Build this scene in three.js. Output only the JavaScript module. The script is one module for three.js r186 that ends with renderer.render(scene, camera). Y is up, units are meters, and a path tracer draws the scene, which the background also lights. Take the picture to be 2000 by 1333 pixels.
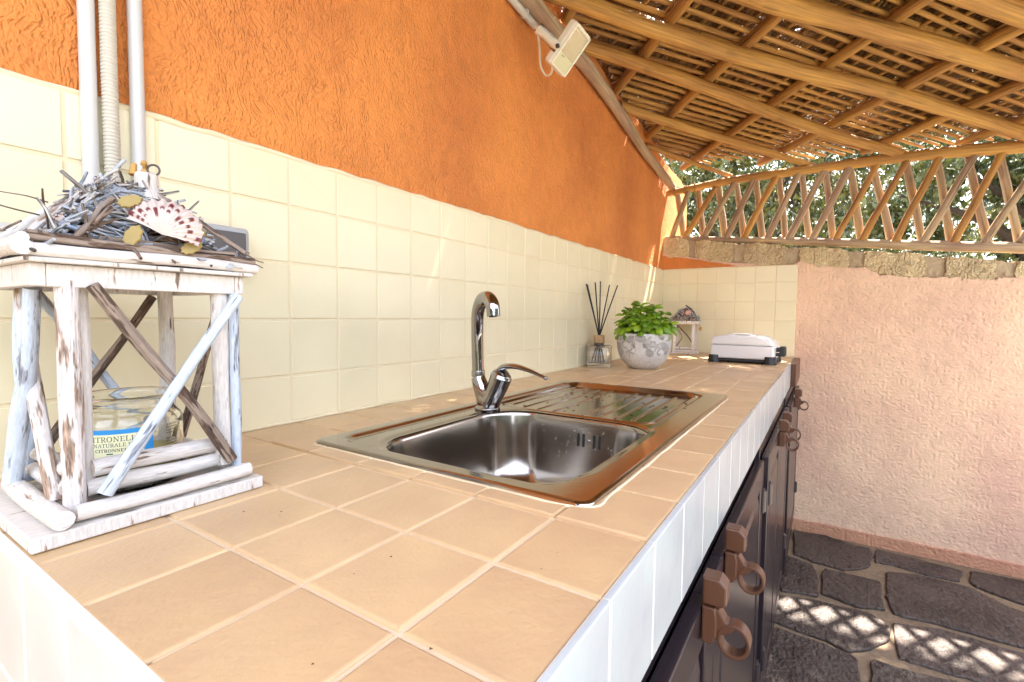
import * as THREE from 'three';
import { mergeGeometries } from 'three/addons/utils/BufferGeometryUtils.js';
import { RoundedBoxGeometry } from 'three/addons/geometries/RoundedBoxGeometry.js';

// ---------------------------------------------------------------- camera, sky, sun, exposure
// metres; y = 0 is the top of the counter, x = 0 the face of the orange wall, -z runs along it away from the viewer
const V = (x, y, z) => new THREE.Vector3(x, y, z);
const scene = new THREE.Scene();
const FLOOR = -0.889, BACK = -2.88;
const camera = new THREE.PerspectiveCamera(70.18, 1024 / 682, 0.01, 400);
{
  const yaw = 0.5708, pitch = 0.0527, roll = 0.0114;
  const F = V(-Math.sin(yaw) * Math.cos(pitch), -Math.sin(pitch), -Math.cos(yaw) * Math.cos(pitch));
  const R = V(Math.cos(yaw), 0, -Math.sin(yaw)), U = new THREE.Vector3().crossVectors(R, F);
  const R2 = R.clone().multiplyScalar(Math.cos(roll)).addScaledVector(U, Math.sin(roll));
  const U2 = new THREE.Vector3().crossVectors(R2, F);
  camera.position.set(0.8076, 0.1972, 0);
  camera.quaternion.setFromRotationMatrix(new THREE.Matrix4().makeBasis(R2, U2, F.clone().negate()));
}
const SUN = V(0.26, 1.88, -1).normalize();
{
  const W = 256, H = 128, d = new Float32Array(W * H * 4);
  for (let j = 0; j < H; j++) for (let i = 0; i < W; i++) {
    const el = (j + 0.5) / H * Math.PI - Math.PI / 2, az = (i + 0.5) / W * Math.PI * 2;
    const up = Math.max(0, Math.sin(el)), hz = Math.pow(1 - up, 2.4);
    const c = [0.50 + 0.16 * hz, 0.59 + 0.10 * hz, 0.76 - 0.04 * hz];
    const cl = Math.max(0, Math.sin(az * 3 + el * 7) * Math.sin(az * 5 - el * 11 + 1.3)) * 0.2;
    const k = (j * W + i) * 4;
    for (let q = 0; q < 3; q++) d[k + q] = (el < 0 ? [0.5, 0.45, 0.38][q] : c[q] + cl);
    d[k + 3] = 1;
  }
  const t = new THREE.DataTexture(d, W, H, THREE.RGBAFormat, THREE.FloatType);
  t.mapping = THREE.EquirectangularReflectionMapping; t.magFilter = t.minFilter = THREE.LinearFilter; t.needsUpdate = true;
  scene.background = t; scene.environment = t;
}
const sun = new THREE.DirectionalLight(new THREE.Color(1, 0.93, 0.82), 5);
sun.position.copy(SUN).multiplyScalar(12).add(V(1, 0, -1.5)); sun.target.position.set(1, 0, -1.5);
sun.castShadow = true; sun.shadow.radius = 1.5; sun.shadow.mapSize.set(2048, 2048);
Object.assign(sun.shadow.camera, { left: -5, right: 5, top: 5, bottom: -5, near: 0.5, far: 30 });
scene.add(sun, sun.target);
const EXPOSURE = 7.3;

// ---------------------------------------------------------------- helpers
let seed = 7;
const rnd = () => { seed = (seed + 0x6d2b79f5) | 0; let t = Math.imul(seed ^ (seed >>> 15), 1 | seed); t = (t + Math.imul(t ^ (t >>> 7), 61 | t)) ^ t; return ((t ^ (t >>> 14)) >>> 0) / 4294967296; };
const rr = (a, b) => a + (b - a) * rnd();
const pick = (a) => a[Math.floor(rnd() * a.length)];
const clamp = (x, a = 0, b = 1) => Math.min(b, Math.max(a, x));
const sstep = (a, b, x) => { const t = clamp((x - a) / (b - a)); return t * t * (3 - 2 * t); };
const lerp = (a, b, t) => a + (b - a) * t;
const hash = (x, y, s) => { let h = Math.imul(x, 374761393) + Math.imul(y, 668265263) + Math.imul(s, 974634777); h = Math.imul(h ^ (h >>> 13), 1274126177); return ((h ^ (h >>> 16)) >>> 0) / 4294967296; };
function noise(u, v, px, py, s) {            // periodic value noise, u and v in cells
  const xi = Math.floor(u), yi = Math.floor(v), fx = u - xi, fy = v - yi, sx = fx * fx * (3 - 2 * fx), sy = fy * fy * (3 - 2 * fy);
  const m = (a, b) => ((a % b) + b) % b, x0 = m(xi, px), x1 = m(xi + 1, px), y0 = m(yi, py), y1 = m(yi + 1, py);
  return lerp(lerp(hash(x0, y0, s), hash(x1, y0, s), sx), lerp(hash(x0, y1, s), hash(x1, y1, s), sx), sy);
}
function fbm(u, v, cx, cy, oct, s) {         // u, v in 0..1, tiles
  let a = 0.5, t = 0, n = 0;
  for (let o = 0; o < oct; o++) { t += a * noise(u * cx, v * cy, cx, cy, s + o); n += a; a *= 0.5; cx *= 2; cy *= 2; }
  return t / n;
}
function tex(w, h, fn, { srgb = false, rx = 1, ry = 1 } = {}) {   // fn(u, v) gives a grey or [r, g, b] in 0..1
  const d = new Uint8Array(w * h * 4);
  for (let j = 0; j < h; j++) for (let i = 0; i < w; i++) {
    const c = fn((i + 0.5) / w, (j + 0.5) / h), k = (j * w + i) * 4;
    for (let q = 0; q < 3; q++) d[k + q] = clamp(Array.isArray(c) ? c[q] : c) * 255;
    d[k + 3] = 255;
  }
  const t = new THREE.DataTexture(d, w, h, THREE.RGBAFormat);
  t.wrapS = t.wrapT = THREE.RepeatWrapping; t.magFilter = THREE.LinearFilter; t.minFilter = THREE.LinearMipmapLinearFilter; t.generateMipmaps = true;
  if (srgb) t.colorSpace = THREE.SRGBColorSpace;
  t.repeat.set(rx, ry); t.needsUpdate = true;
  return t;
}
const lin = (r, g, b) => new THREE.Color().setRGB(r, g, b);
const mat = (c, rough, extra = {}) => new THREE.MeshStandardMaterial({ color: c, roughness: rough, ...extra });
const phys = (c, rough, extra = {}) => new THREE.MeshPhysicalMaterial({ color: c, roughness: rough, ...extra });

const taken = {};
function numbered(n) { const k = taken[n] = (taken[n] ?? -1) + 1; return k ? n + '_' + String(k).padStart(3, '0') : n; }
function obj(name, geos, m, parent = scene) {
  const g = Array.isArray(geos) ? mergeGeometries(geos.map((q) => (q.index ? q.toNonIndexed() : q)), false) : geos;
  const o = new THREE.Mesh(g, m); o.castShadow = o.receiveShadow = true;
  o.name = parent === scene ? numbered(name) : name; parent.add(o);
  return o;
}
function thing(name, label, category, pos = V(0, 0, 0), turn = 0, group) {
  const o = new THREE.Group(); o.name = numbered(name); scene.add(o); o.position.copy(pos); o.rotation.y = turn;
  return tag(o, label, category, group);
}
function tag(o, label, category, group) { Object.assign(o.userData, { label, category }); if (group) o.userData.group = group; return o; }
const structure = (o, label) => { o.userData.kind = 'structure'; if (label) o.userData.label = label; return o; };

function uvBox(g, ox = 0, oy = 0, oz = 0) {   // uv in metres from the dominant normal
  const q = g.index ? g.toNonIndexed() : g, p = q.attributes.position, uv = new Float32Array(p.count * 2), a = V(0, 0, 0), b = V(0, 0, 0), c = V(0, 0, 0);
  for (let i = 0; i < p.count; i += 3) {
    a.fromBufferAttribute(p, i); b.fromBufferAttribute(p, i + 1); c.fromBufferAttribute(p, i + 2);
    const n = b.clone().sub(a).cross(c.clone().sub(a)), X = Math.abs(n.x), Y = Math.abs(n.y), Z = Math.abs(n.z);
    [a, b, c].forEach((v, k) => { const [s, t] = X >= Y && X >= Z ? [v.z + oz, v.y + oy] : Y >= Z ? [v.x + ox, v.z + oz] : [v.x + ox, v.y + oy]; uv[(i + k) * 2] = s; uv[(i + k) * 2 + 1] = t; });
  }
  q.setAttribute('uv', new THREE.BufferAttribute(uv, 2));
  return q;
}
function bx(x0, x1, y0, y1, z0, z1, r = 0) {  // box by its extents, uv in metres
  const w = x1 - x0, h = y1 - y0, d = z1 - z0;
  const g = r ? new RoundedBoxGeometry(w, h, d, 2, r) : new THREE.BoxGeometry(w, h, d);
  g.translate((x0 + x1) / 2, (y0 + y1) / 2, (z0 + z1) / 2);
  return uvBox(g);
}
function ext(pts, depth, bevel = 0, segs = 2, holes = []) {   // extruded polygon in its xy plane, 0..depth along z
  const s = new THREE.Shape(pts.map((p) => new THREE.Vector2(p[0], p[1])));
  for (const h of holes) s.holes.push(new THREE.Path(h.map((p) => new THREE.Vector2(p[0], p[1]))));
  return new THREE.ExtrudeGeometry(s, { depth, bevelEnabled: bevel > 0, bevelSize: bevel, bevelThickness: bevel, bevelOffset: -bevel, bevelSegments: segs, curveSegments: 10 });
}
// a bent, tapering, slightly knotty stick through points; radius may be [r along the path]; flat squeezes the section
function stick(points, radius, o = {}) {
  const { n = 14, m = 10, rough = 0.07, bend = 0, s = Math.floor(rnd() * 9999), flat = 1, upv = null, cap = true } = o;
  const P = points.map((p) => (p.isVector3 ? p : V(...p))), L0 = P[0].distanceTo(P[P.length - 1]);
  let Q = P;
  if (P.length === 2 && bend) {
    const d = P[1].clone().sub(P[0]).normalize(), e = Math.abs(d.y) < 0.9 ? V(0, 1, 0).cross(d).normalize() : V(1, 0, 0).cross(d).normalize(), f = d.clone().cross(e);
    Q = [0, 0.3, 0.65, 1].map((t) => P[0].clone().lerp(P[1], t).addScaledVector(e, t % 1 ? (hash(s, Math.floor(t * 10), 1) - 0.5) * 2 * bend * L0 : 0).addScaledVector(f, t % 1 ? (hash(s, Math.floor(t * 10), 2) - 0.5) * 2 * bend * L0 : 0));
  }
  const curve = Q.length > 2 ? new THREE.CatmullRomCurve3(Q, false, 'centripetal') : new THREE.LineCurve3(Q[0], Q[1]);
  const pos = [], uv = [], idx = [], R = Array.isArray(radius) ? radius : [radius, radius];
  let T = curve.getTangent(0), N = (upv ? upv.clone() : Math.abs(T.y) < 0.9 ? V(0, 1, 0) : V(1, 0, 0)); N.addScaledVector(T, -N.dot(T)).normalize();
  const len = curve.getLength(); const rings = [];
  for (let i = 0; i <= n; i++) {
    const t = i / n, c = curve.getPoint(t); T = curve.getTangent(t); N.addScaledVector(T, -N.dot(T)).normalize(); const B = T.clone().cross(N);
    const k = t * (R.length - 1), k0 = Math.min(R.length - 2, Math.floor(k)), r = lerp(R[k0], R[k0 + 1], k - k0); rings.push([c, r]);
    for (let j = 0; j <= m; j++) {
      const a = (j % m) / m * Math.PI * 2, w = 1 + rough * 2 * (noise((j % m) / m * 5, t * len / (r * 5 + 0.01) + s, 5, 997, s) - 0.5) + rough * 1.2 * (noise(0, t * len / (r * 3 + 0.02), 3, 997, s + 5) - 0.5);
      const v = c.clone().addScaledVector(N, Math.cos(a) * r * w * flat).addScaledVector(B, Math.sin(a) * r * w);
      pos.push(v.x, v.y, v.z); uv.push(j / m * Math.PI * 2 * R[0] + s * 0.137, t * len + s * 0.071);
    }
  }
  for (let i = 0; i < n; i++) for (let j = 0; j < m; j++) { const a = i * (m + 1) + j, b = a + m + 1; idx.push(a, a + 1, b, b, a + 1, b + 1); }
  const g0 = new THREE.BufferGeometry(); g0.setAttribute('position', new THREE.Float32BufferAttribute(pos, 3)); g0.setIndex(idx); g0.computeVertexNormals();
  const nr = g0.attributes.normal;
  for (let i = 0; i <= n; i++) { const a = i * (m + 1), b = a + m, v = V(nr.getX(a) + nr.getX(b), nr.getY(a) + nr.getY(b), nr.getZ(a) + nr.getZ(b)).normalize(); nr.setXYZ(a, v.x, v.y, v.z); nr.setXYZ(b, v.x, v.y, v.z); }
  const nrm = Array.from(nr.array);
  if (cap) for (const e of [0, n]) {
    const base = pos.length / 3, t = curve.getTangent(e / n).multiplyScalar(e ? 1 : -1), c = rings[e][0].clone().addScaledVector(t, rings[e][1] * 0.12);
    pos.push(c.x, c.y, c.z); nrm.push(t.x, t.y, t.z); uv.push(0.5 + s * 0.01, 0.5);
    for (let j = 0; j <= m; j++) { const q = e * (m + 1) + j; pos.push(pos[q * 3], pos[q * 3 + 1], pos[q * 3 + 2]); nrm.push(t.x, t.y, t.z); const a = j / m * 6.2832; uv.push(0.5 + s * 0.01 + Math.cos(a) * rings[e][1], 0.5 + Math.sin(a) * rings[e][1]); }
    for (let j = 0; j < m; j++) e ? idx.push(base, base + 1 + j, base + 2 + j) : idx.push(base, base + 2 + j, base + 1 + j);
  }
  const g = new THREE.BufferGeometry();
  g.setAttribute('position', new THREE.Float32BufferAttribute(pos, 3)); g.setAttribute('normal', new THREE.Float32BufferAttribute(nrm, 3)); g.setAttribute('uv', new THREE.Float32BufferAttribute(uv, 2));
  g.setIndex(idx);
  return g;
}
const tube = (points, r, o = {}) => stick(points, r, { rough: 0, n: 24, m: 14, ...o });
function lathe(prof, seg = 40) { return new THREE.LatheGeometry(prof.map((p) => new THREE.Vector2(p[0], p[1])), seg); }
// a glazed tile lying in its xy plane, face towards +z, soft pillowed edge
function tileGeo(w, h, t, b, du = 0, dv = 0) {
  const P = [], N = [], U = [], I = [], rings = [[0, 0, 1, 0], [0, t - b, 1, 0.1], [b * 0.3, t - b * 0.3, 0.7, 0.7], [b, t, 0, 1]], C = [[-1, -1], [1, -1], [1, 1], [-1, 1]];
  for (let j = 0; j < 4; j++) {      // each side has normals of its own, square to that side
    const A = C[j], B = C[(j + 1) % 4], mx = (A[0] + B[0]) / 2, my = (A[1] + B[1]) / 2;
    for (const [ins, z, nh, nz] of rings) for (const [sx, sy] of [A, B]) {
      const x = sx * (w / 2 - ins), y = sy * (h / 2 - ins), n = V(mx * nh, my * nh, nz).normalize();
      P.push(x, y, z); N.push(n.x, n.y, n.z); U.push(x + du, y + dv);
    }
    for (let k = 0; k < 3; k++) { const a = j * 8 + k * 2; I.push(a, a + 1, a + 2, a + 2, a + 1, a + 3); }
  }
  for (const [sx, sy] of C) { const x = sx * (w / 2 - b), y = sy * (h / 2 - b); P.push(x, y, t); N.push(0, 0, 1); U.push(x + du, y + dv); }
  I.push(32, 33, 34, 32, 34, 35);
  const g = new THREE.BufferGeometry();
  g.setAttribute('position', new THREE.Float32BufferAttribute(P, 3)); g.setAttribute('normal', new THREE.Float32BufferAttribute(N, 3)); g.setAttribute('uv', new THREE.Float32BufferAttribute(U, 2)); g.setIndex(I);
  return g;
}
const tileCache = {};
function placeTile(parent, w, h, t, b, m, pos, face, name = 'tile') {   // face: 'x' | 'y' | 'z' is the way it looks
  const v = Math.floor(rnd() * 5), key = [w.toFixed(4), h.toFixed(4), t, b, v].join();
  const g = tileCache[key] ??= tileGeo(w, h, t, b, v * 0.37, v * 0.61);
  const o = new THREE.Mesh(g, Array.isArray(m) ? pick(m) : m); o.name = name; o.castShadow = o.receiveShadow = true; parent.add(o);
  const j = () => rr(-1, 1) * 0.0022;
  if (face === 'z') o.rotation.set(j(), j(), 0);
  if (face === 'x') o.rotation.set(j(), Math.PI / 2 + j(), 0, 'YXZ');
  if (face === 'y') o.rotation.set(-Math.PI / 2 + j(), j(), 0);
  o.position.copy(pos);
  return o;
}

// ---------------------------------------------------------------- materials
const stuccoBump = tex(1024, 1024, (u, v) => {
  const w = fbm(u, v, 14, 14, 3, 3) * 0.05;
  const a = fbm(u + w, v + w * 0.4, 170, 80, 3, 11), b = fbm(u, v, 26, 18, 4, 21), c = noise(u * 300, v * 180, 300, 180, 5);
  const ridge = 1 - Math.abs(a * 2 - 1) * 1.9;
  return clamp(0.2 + ridge * 0.34 + (b - 0.5) * 0.7 + c * 0.14 + 0.1);
}, { rx: 1.25, ry: 1.25 });
const stuccoTone = tex(512, 512, (u, v) => { const a = fbm(u, v, 5, 5, 5, 31), b = fbm(u, v, 60, 40, 2, 33); const k = 0.9 + (a - 0.5) * 0.34 + (b - 0.5) * 0.14; return [k, k * (0.98 + (a - 0.5) * 0.16), k * 0.97]; }, { rx: 0.8, ry: 0.8 });
const plasterBump = tex(1024, 1024, (u, v) => {
  const a = fbm(u, v, 60, 60, 3, 41), b = fbm(u, v, 9, 9, 3, 43), c = noise(u * 220, v * 220, 220, 220, 45);
  return clamp(0.28 + (1 - Math.abs(a * 2 - 1) * 2) * 0.34 + (b - 0.5) * 0.6 + c * 0.12);
}, { rx: 1.0, ry: 1.0 });
const tileBump = tex(512, 512, (u, v) => fbm(u, v, 24, 24, 3, 51) * 0.7 + fbm(u, v, 90, 90, 2, 53) * 0.3, { rx: 4, ry: 4 });
const tileTone = tex(256, 256, (u, v) => { const a = fbm(u, v, 6, 6, 4, 61); const k = 0.92 + (a - 0.5) * 0.26; return [k, k * (0.985 + (a - 0.5) * 0.08), k * 0.97]; }, { rx: 2.2, ry: 2.2 });
const tileSoft = tex(256, 256, (u, v) => { const a = fbm(u, v, 6, 6, 4, 63), k = 0.95 + (a - 0.5) * 0.1; return [k, k * 0.995, k * 0.985]; }, { rx: 2.2, ry: 2.2 });
const woodTone = tex(512, 512, (u, v) => {   // grain along v
  const a = fbm(u, v, 40, 4, 4, 71), b = fbm(u, v, 6, 3, 3, 73), c = noise(u * 120, v * 10, 120, 10, 75);
  const kn = sstep(0.80, 0.9, noise(u * 9, v * 5, 9, 5, 77)) * 0.25, k = 0.74 + (a - 0.5) * 0.5 + (b - 0.5) * 0.5 + (c - 0.5) * 0.2 - kn; return [k, k * (0.95 + (b - 0.5) * 0.2), k * 0.9];
}, { rx: 5, ry: 1.5 });
const woodBump = tex(512, 512, (u, v) => fbm(u, v, 60, 6, 4, 81) * 0.75 + fbm(u, v, 14, 5, 3, 83) * 0.25, { rx: 6, ry: 1.6 });
// old whitewashed driftwood: paint over grey bark, worn through in streaks
const flakes = (pc, bc, cut, s) => tex(512, 512, (u, v) => {
  const a = fbm(u, v, 16, 7, 5, s), b = fbm(u, v, 60, 12, 3, s + 9), c = fbm(u, v, 90, 30, 2, s + 17), k = sstep(cut - 0.05, cut + 0.05, a * 0.7 + b * 0.3);
  return [0, 1, 2].map((q) => lerp(bc[q] * (0.6 + 0.8 * c), pc[q] * (0.9 + 0.14 * c), k) / 255);
}, { srgb: true, rx: 9, ry: 5 });
const M = {
  orange: mat(lin(0.80, 0.285, 0.07), 0.92, { map: stuccoTone, bumpMap: stuccoBump, bumpScale: 0.0075 }),
  pink: mat(lin(0.84, 0.57, 0.41), 0.95, { map: stuccoTone, bumpMap: plasterBump, bumpScale: 0.0055 }),
  skirt: mat(lin(0.6, 0.3, 0.19), 0.95, { map: stuccoTone, bumpMap: plasterBump, bumpScale: 0.008 }),
  cream: [0, 1, 2].map((k) => phys(lin(0.87 - k * 0.010, 0.785 - k * 0.010, 0.55 - k * 0.012), 0.28, { map: tileSoft, bumpMap: tileBump, bumpScale: 0.0002 })),
  grout: mat(lin(0.80, 0.69, 0.47), 0.9, { bumpMap: tileBump, bumpScale: 0.001 }),
  terra: [0, 1, 2].map((k) => phys(lin(0.69 - k * 0.024, 0.475 - k * 0.022, 0.268 - k * 0.015), 0.34, { map: tileTone, bumpMap: tileBump, bumpScale: 0.0009 })),
  topGrout: mat(lin(0.74, 0.58, 0.40), 0.9, { bumpMap: tileBump, bumpScale: 0.001 }),
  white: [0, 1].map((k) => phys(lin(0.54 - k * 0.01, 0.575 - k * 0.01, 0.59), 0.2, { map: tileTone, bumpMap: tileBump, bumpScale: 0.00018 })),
  whiteEndGlare: [0, 1].map((k) => phys(lin(0.85 - k * 0.01, 0.85 - k * 0.01, 0.84), 0.3, { map: tileTone })),  // lighter copy of the edge glaze: glare on the counter end put into colour
  whiteGrout: mat(lin(0.82, 0.8, 0.74), 0.9),
  steel: mat(lin(0.36, 0.325, 0.295), 0.13, { metalness: 1, bumpMap: tileBump, bumpScale: 0.00006 }),
  bowl: mat(lin(0.36, 0.325, 0.295), 0.17, { metalness: 1 }),
  chrome: mat(lin(0.37, 0.36, 0.355), 0.07, { metalness: 1, bumpMap: tileBump, bumpScale: 0.00012 }),
  dark: mat(lin(0.012, 0.011, 0.011), 0.5),
  cabinet: mat(lin(0.022, 0.0145, 0.019), 0.26, { bumpMap: woodBump, bumpScale: 0.0003 }),
  cabinetIn: mat(lin(0.02, 0.015, 0.015), 0.6),
  handle: mat(lin(0.10, 0.038, 0.019), 0.38, { bumpMap: tileBump, bumpScale: 0.0004 }),
  hinge: mat(lin(0.11, 0.09, 0.09), 0.35, { metalness: 0.7 }),
  pole: [0, 1, 2].map((k) => mat(lin(0.64 - k * 0.05, 0.355 - k * 0.04, 0.092 - k * 0.012), 0.66, { map: woodTone, bumpMap: woodBump, bumpScale: 0.003 })),
  greyPole: [0, 1].map((k) => mat(lin(0.56 - k * 0.07, 0.42 - k * 0.06, 0.28 - k * 0.05), 0.85, { map: woodTone, bumpMap: woodBump, bumpScale: 0.003 })),
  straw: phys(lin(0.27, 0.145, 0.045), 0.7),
  slate: [0, 1, 2].map((k) => mat(lin(0.078 + k * 0.012, 0.056 + k * 0.009, 0.046 + k * 0.008), 0.62)),
  mortar: mat(lin(0.27, 0.19, 0.125), 0.95),
  jointMortar: mat(lin(0.48, 0.37, 0.24), 0.95, { bumpMap: stuccoBump, bumpScale: 0.004 }),
  stone: [0, 1, 2].map((k) => mat(lin(0.86 - k * 0.08, 0.70 - k * 0.07, 0.43 - k * 0.04), 0.95)),
  paintWhite: mat(lin(0.80, 0.78, 0.76), 0.7, { map: flakes([245, 240, 236], [150, 128, 112], 0.32, 111), bumpMap: woodBump, bumpScale: 0.0012 }),
  paintWorn: mat(lin(0.85, 0.83, 0.82), 0.8, { map: flakes([238, 232, 230], [166, 142, 124], 0.45, 131), bumpMap: woodBump, bumpScale: 0.003 }),
  paintBlue: mat(lin(0.82, 0.85, 0.9), 0.75, { map: flakes([222, 230, 240], [142, 142, 148], 0.39, 151), bumpMap: woodBump, bumpScale: 0.0025 }),
  bark: mat(lin(0.8, 0.78, 0.76), 0.9, { map: flakes([176, 158, 144], [104, 84, 72], 0.50, 171), bumpMap: woodBump, bumpScale: 0.004 }),
  twigs: [[196, 202, 212], [158, 170, 190], [140, 132, 126], [142, 120, 102], [220, 214, 208]].map((c, k) => mat(lin(0.85, 0.85, 0.85), 0.85, { map: flakes(c, c.map((q) => q * 0.5), 0.42, 201 + k * 20), bumpMap: woodBump, bumpScale: 0.002 })),
  pvc: phys(lin(0.62, 0.61, 0.595), 0.35),
  pvcGrey: mat(lin(0.62, 0.61, 0.57), 0.5),
  box: mat(lin(0.42, 0.42, 0.43), 0.45),
  lampWhite: mat(lin(0.80, 0.76, 0.62), 0.4),
  glass: phys(lin(0.97, 0.985, 0.97), 0.02, { transmission: 1, ior: 1.48, thickness: 0.004 }),
  black: mat(lin(0.02, 0.021, 0.026), 0.45),
  applianceWhite: phys(lin(0.82, 0.81, 0.82), 0.28),
  leafB: [[0.20, 0.36, 0.012], [0.30, 0.48, 0.018], [0.14, 0.27, 0.010]].map((c) => phys(lin(...c), 0.42, { transmission: 0.25, thickness: 0, side: THREE.DoubleSide })),
  stemB: mat(lin(0.18, 0.28, 0.05), 0.7),
  leafT: [[0.125, 0.135, 0.022], [0.19, 0.17, 0.03], [0.075, 0.095, 0.018]].map((c) => phys(lin(...c), 0.5, { transmission: 0.5, thickness: 0, side: THREE.DoubleSide })),
  trunk: mat(lin(0.14, 0.10, 0.07), 0.95, { map: woodTone, bumpMap: woodBump, bumpScale: 0.02 }),
  ground: mat(lin(0.30, 0.265, 0.21), 0.95),
};
{
  const sb = tex(512, 512, (u, v) => fbm(u, v, 12, 7, 5, 301) * 0.6 + fbm(u, v, 60, 40, 3, 303) * 0.4, { rx: 2, ry: 2 });
  const st = tex(512, 512, (u, v) => { const a = fbm(u, v, 5, 4, 5, 305), b = fbm(u, v, 80, 40, 2, 307), k = 0.3 + a * 0.95 + (b - 0.5) * 0.8; return [k * (1.04 - a * 0.06), k * 0.98, k * 0.96]; }, { rx: 1.6, ry: 1.6 });
  for (const m of M.slate) Object.assign(m, { map: st, bumpMap: sb, bumpScale: 0.014 });
  const gb = tex(512, 512, (u, v) => fbm(u, v, 18, 18, 5, 311), { rx: 3, ry: 3 });
  const gt = tex(512, 512, (u, v) => { const a = fbm(u, v, 8, 8, 5, 313), b = fbm(u, v, 70, 70, 2, 315), k = 0.62 + a * 0.45 + (b - 0.5) * 0.3; return [k, k * (0.94 + a * 0.06), k * (0.86 + a * 0.1)]; }, { rx: 2, ry: 2 });
  Object.assign(M.mortar, { map: gt, bumpMap: gb, bumpScale: 0.004 });
  const ob = tex(512, 512, (u, v) => { const a = fbm(u, v, 40, 34, 3, 321), b = fbm(u, v, 10, 8, 4, 323); return clamp((1 - Math.abs(a * 2 - 1) * 1.8) * 0.55 + b * 0.5); }, { rx: 2.4, ry: 2.4 });
  for (const m of M.stone) Object.assign(m, { map: gt, bumpMap: ob, bumpScale: 0.012 });
  const pt = tex(512, 512, (u, v) => { const a = fbm(u, v, 4, 4, 5, 331), b = fbm(u, v, 90, 90, 2, 333), k = 0.75 + (a - 0.5) * 0.35 + (b - 0.5) * 0.3; return [k, k * 0.99, k * 0.97]; }, { rx: 0.5, ry: 0.5 });
  Object.assign(M.ground, { map: pt, bumpMap: gb, bumpScale: 0.006 });
}

// ---------------------------------------------------------------- ground and floor
{
  const g = new THREE.PlaneGeometry(600, 600); g.rotateX(-Math.PI / 2); g.translate(0, FLOOR - 0.03, 0);
  structure(obj('ground', uvBox(g), M.ground), 'pale gravelly ground of the yard round the kitchen');
  structure(obj('bounce_slab', bx(1.83, 4.2, FLOOR - 0.03, FLOOR - 0.008, -4, 1.0), mat(lin(0.56, 0.52, 0.45), 0.9, { map: M.ground.map }), scene), 'added unseen pale slab on the right that bounces sunlight into the kitchen');  // unseen slab added to bounce sunlight onto the far end and back wall
  const f = new THREE.Group(); f.name = 'floor'; scene.add(f); structure(f, 'floor of dark irregular flagstones with tan mortar joints');
  obj('mortar', bx(-0.1, 1.82, FLOOR - 0.03, FLOOR - 0.004, BACK - 0.02, 1.0), M.mortar, f);
  const stones = [
    [[0.723, -2.824], [0.856, -2.847], [0.971, -2.799], [1.021, -2.808], [1.034, -2.739], [1.009, -2.605], [0.96, -2.544], [0.92, -2.511], [0.815, -2.517], [0.735, -2.552]],
    [[1.061, -2.82], [1.211, -2.798], [1.348, -2.785], [1.314, -2.666], [1.207, -2.664], [1.108, -2.686], [1.045, -2.672]],
    [[1.388, -2.799], [1.547, -2.81], [1.66, -2.803], [1.64, -2.552], [1.463, -2.603], [1.379, -2.649], [1.365, -2.688]],
    [[0.70, -2.505], [0.805, -2.468], [0.821, -2.372], [0.827, -2.21], [0.70, -2.177]],
    [[0.849, -2.459], [0.918, -2.463], [1.042, -2.468], [1.03, -2.346], [1.034, -2.243], [0.946, -2.214], [0.841, -2.242]],
    [[1.078, -2.584], [1.18, -2.626], [1.342, -2.624], [1.427, -2.526], [1.58, -2.471], [1.55, -2.254], [1.346, -2.241], [1.208, -2.249], [1.093, -2.233], [1.066, -2.239], [1.059, -2.365]],
    [[0.70, -2.123], [0.82, -2.161], [0.993, -2.176], [1.04, -2.123], [1.029, -2.038], [0.972, -1.944], [0.917, -1.896], [0.85, -1.919], [0.70, -1.932]],
    [[1.058, -2.158], [1.201, -2.204], [1.336, -2.194], [1.55, -2.208], [1.53, -1.995], [1.224, -1.953], [1.112, -1.947], [1.054, -1.948]],
    [[0.70, -1.894], [0.85, -1.878], [0.931, -1.863], [0.94, -1.707], [0.70, -1.568]],
    [[0.979, -1.877], [1.088, -1.883], [1.185, -1.904], [1.166, -1.798], [1.13, -1.6], [0.965, -1.64]],
  ];
  // the rest of the floor: rows of stones of uneven width
  for (let z = -2.82, r = 0; z < 0.9; r++) {
    const d = rr(0.22, 0.34);
    for (let x = r % 2 ? 0.62 : 0.5; x < 1.7;) {
      const w = rr(0.26, 0.48), x1 = Math.min(1.8, x + w), z1 = z + d, near = x < 1.62 && z < -1.6;
      if (!near && x > 0.45) {
        const q = []; const j = () => rr(-0.022, 0.022);
        for (const [a, b] of [[0, 0], [0.5, 0], [1, 0], [1, 0.5], [1, 1], [0.5, 1], [0, 1], [0, 0.5]]) q.push([lerp(x + 0.02, x1 - 0.02, a) + j(), lerp(z + 0.02, z1 - 0.02, b) + j()]);
        stones.push(q);
      }
      x = x1;
    }
    z += d;
  }
  for (const s of stones) {
    let p = s.map(([x, z]) => [x, -z]);
    if (THREE.ShapeUtils.area(p.map((q) => new THREE.Vector2(...q))) < 0) p = p.reverse();
    const cx = p.reduce((a, q) => a + q[0], 0) / p.length, cy = p.reduce((a, q) => a + q[1], 0) / p.length, pp = [];
    p = p.map((q) => { const dx = q[0] - cx, dy = q[1] - cy, l = Math.hypot(dx, dy); return [q[0] + dx / l * 0.007, q[1] + dy / l * 0.007]; });
    p.forEach((q, i) => { const e = p[(i + 1) % p.length]; for (const f of [0.06, 0.3, 0.5, 0.72, 0.94]) pp.push([lerp(q[0], e[0], f) + rr(-0.0035, 0.0035), lerp(q[1], e[1], f) + rr(-0.0035, 0.0035)]); });
    const g = ext(pp, 0.014, 0.003, 1); g.rotateX(-Math.PI / 2); g.translate(0, FLOOR - 0.012 + rr(-0.002, 0.002), 0);
    obj('flagstone', uvBox(g), pick(M.slate), f);
  }
}

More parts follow.
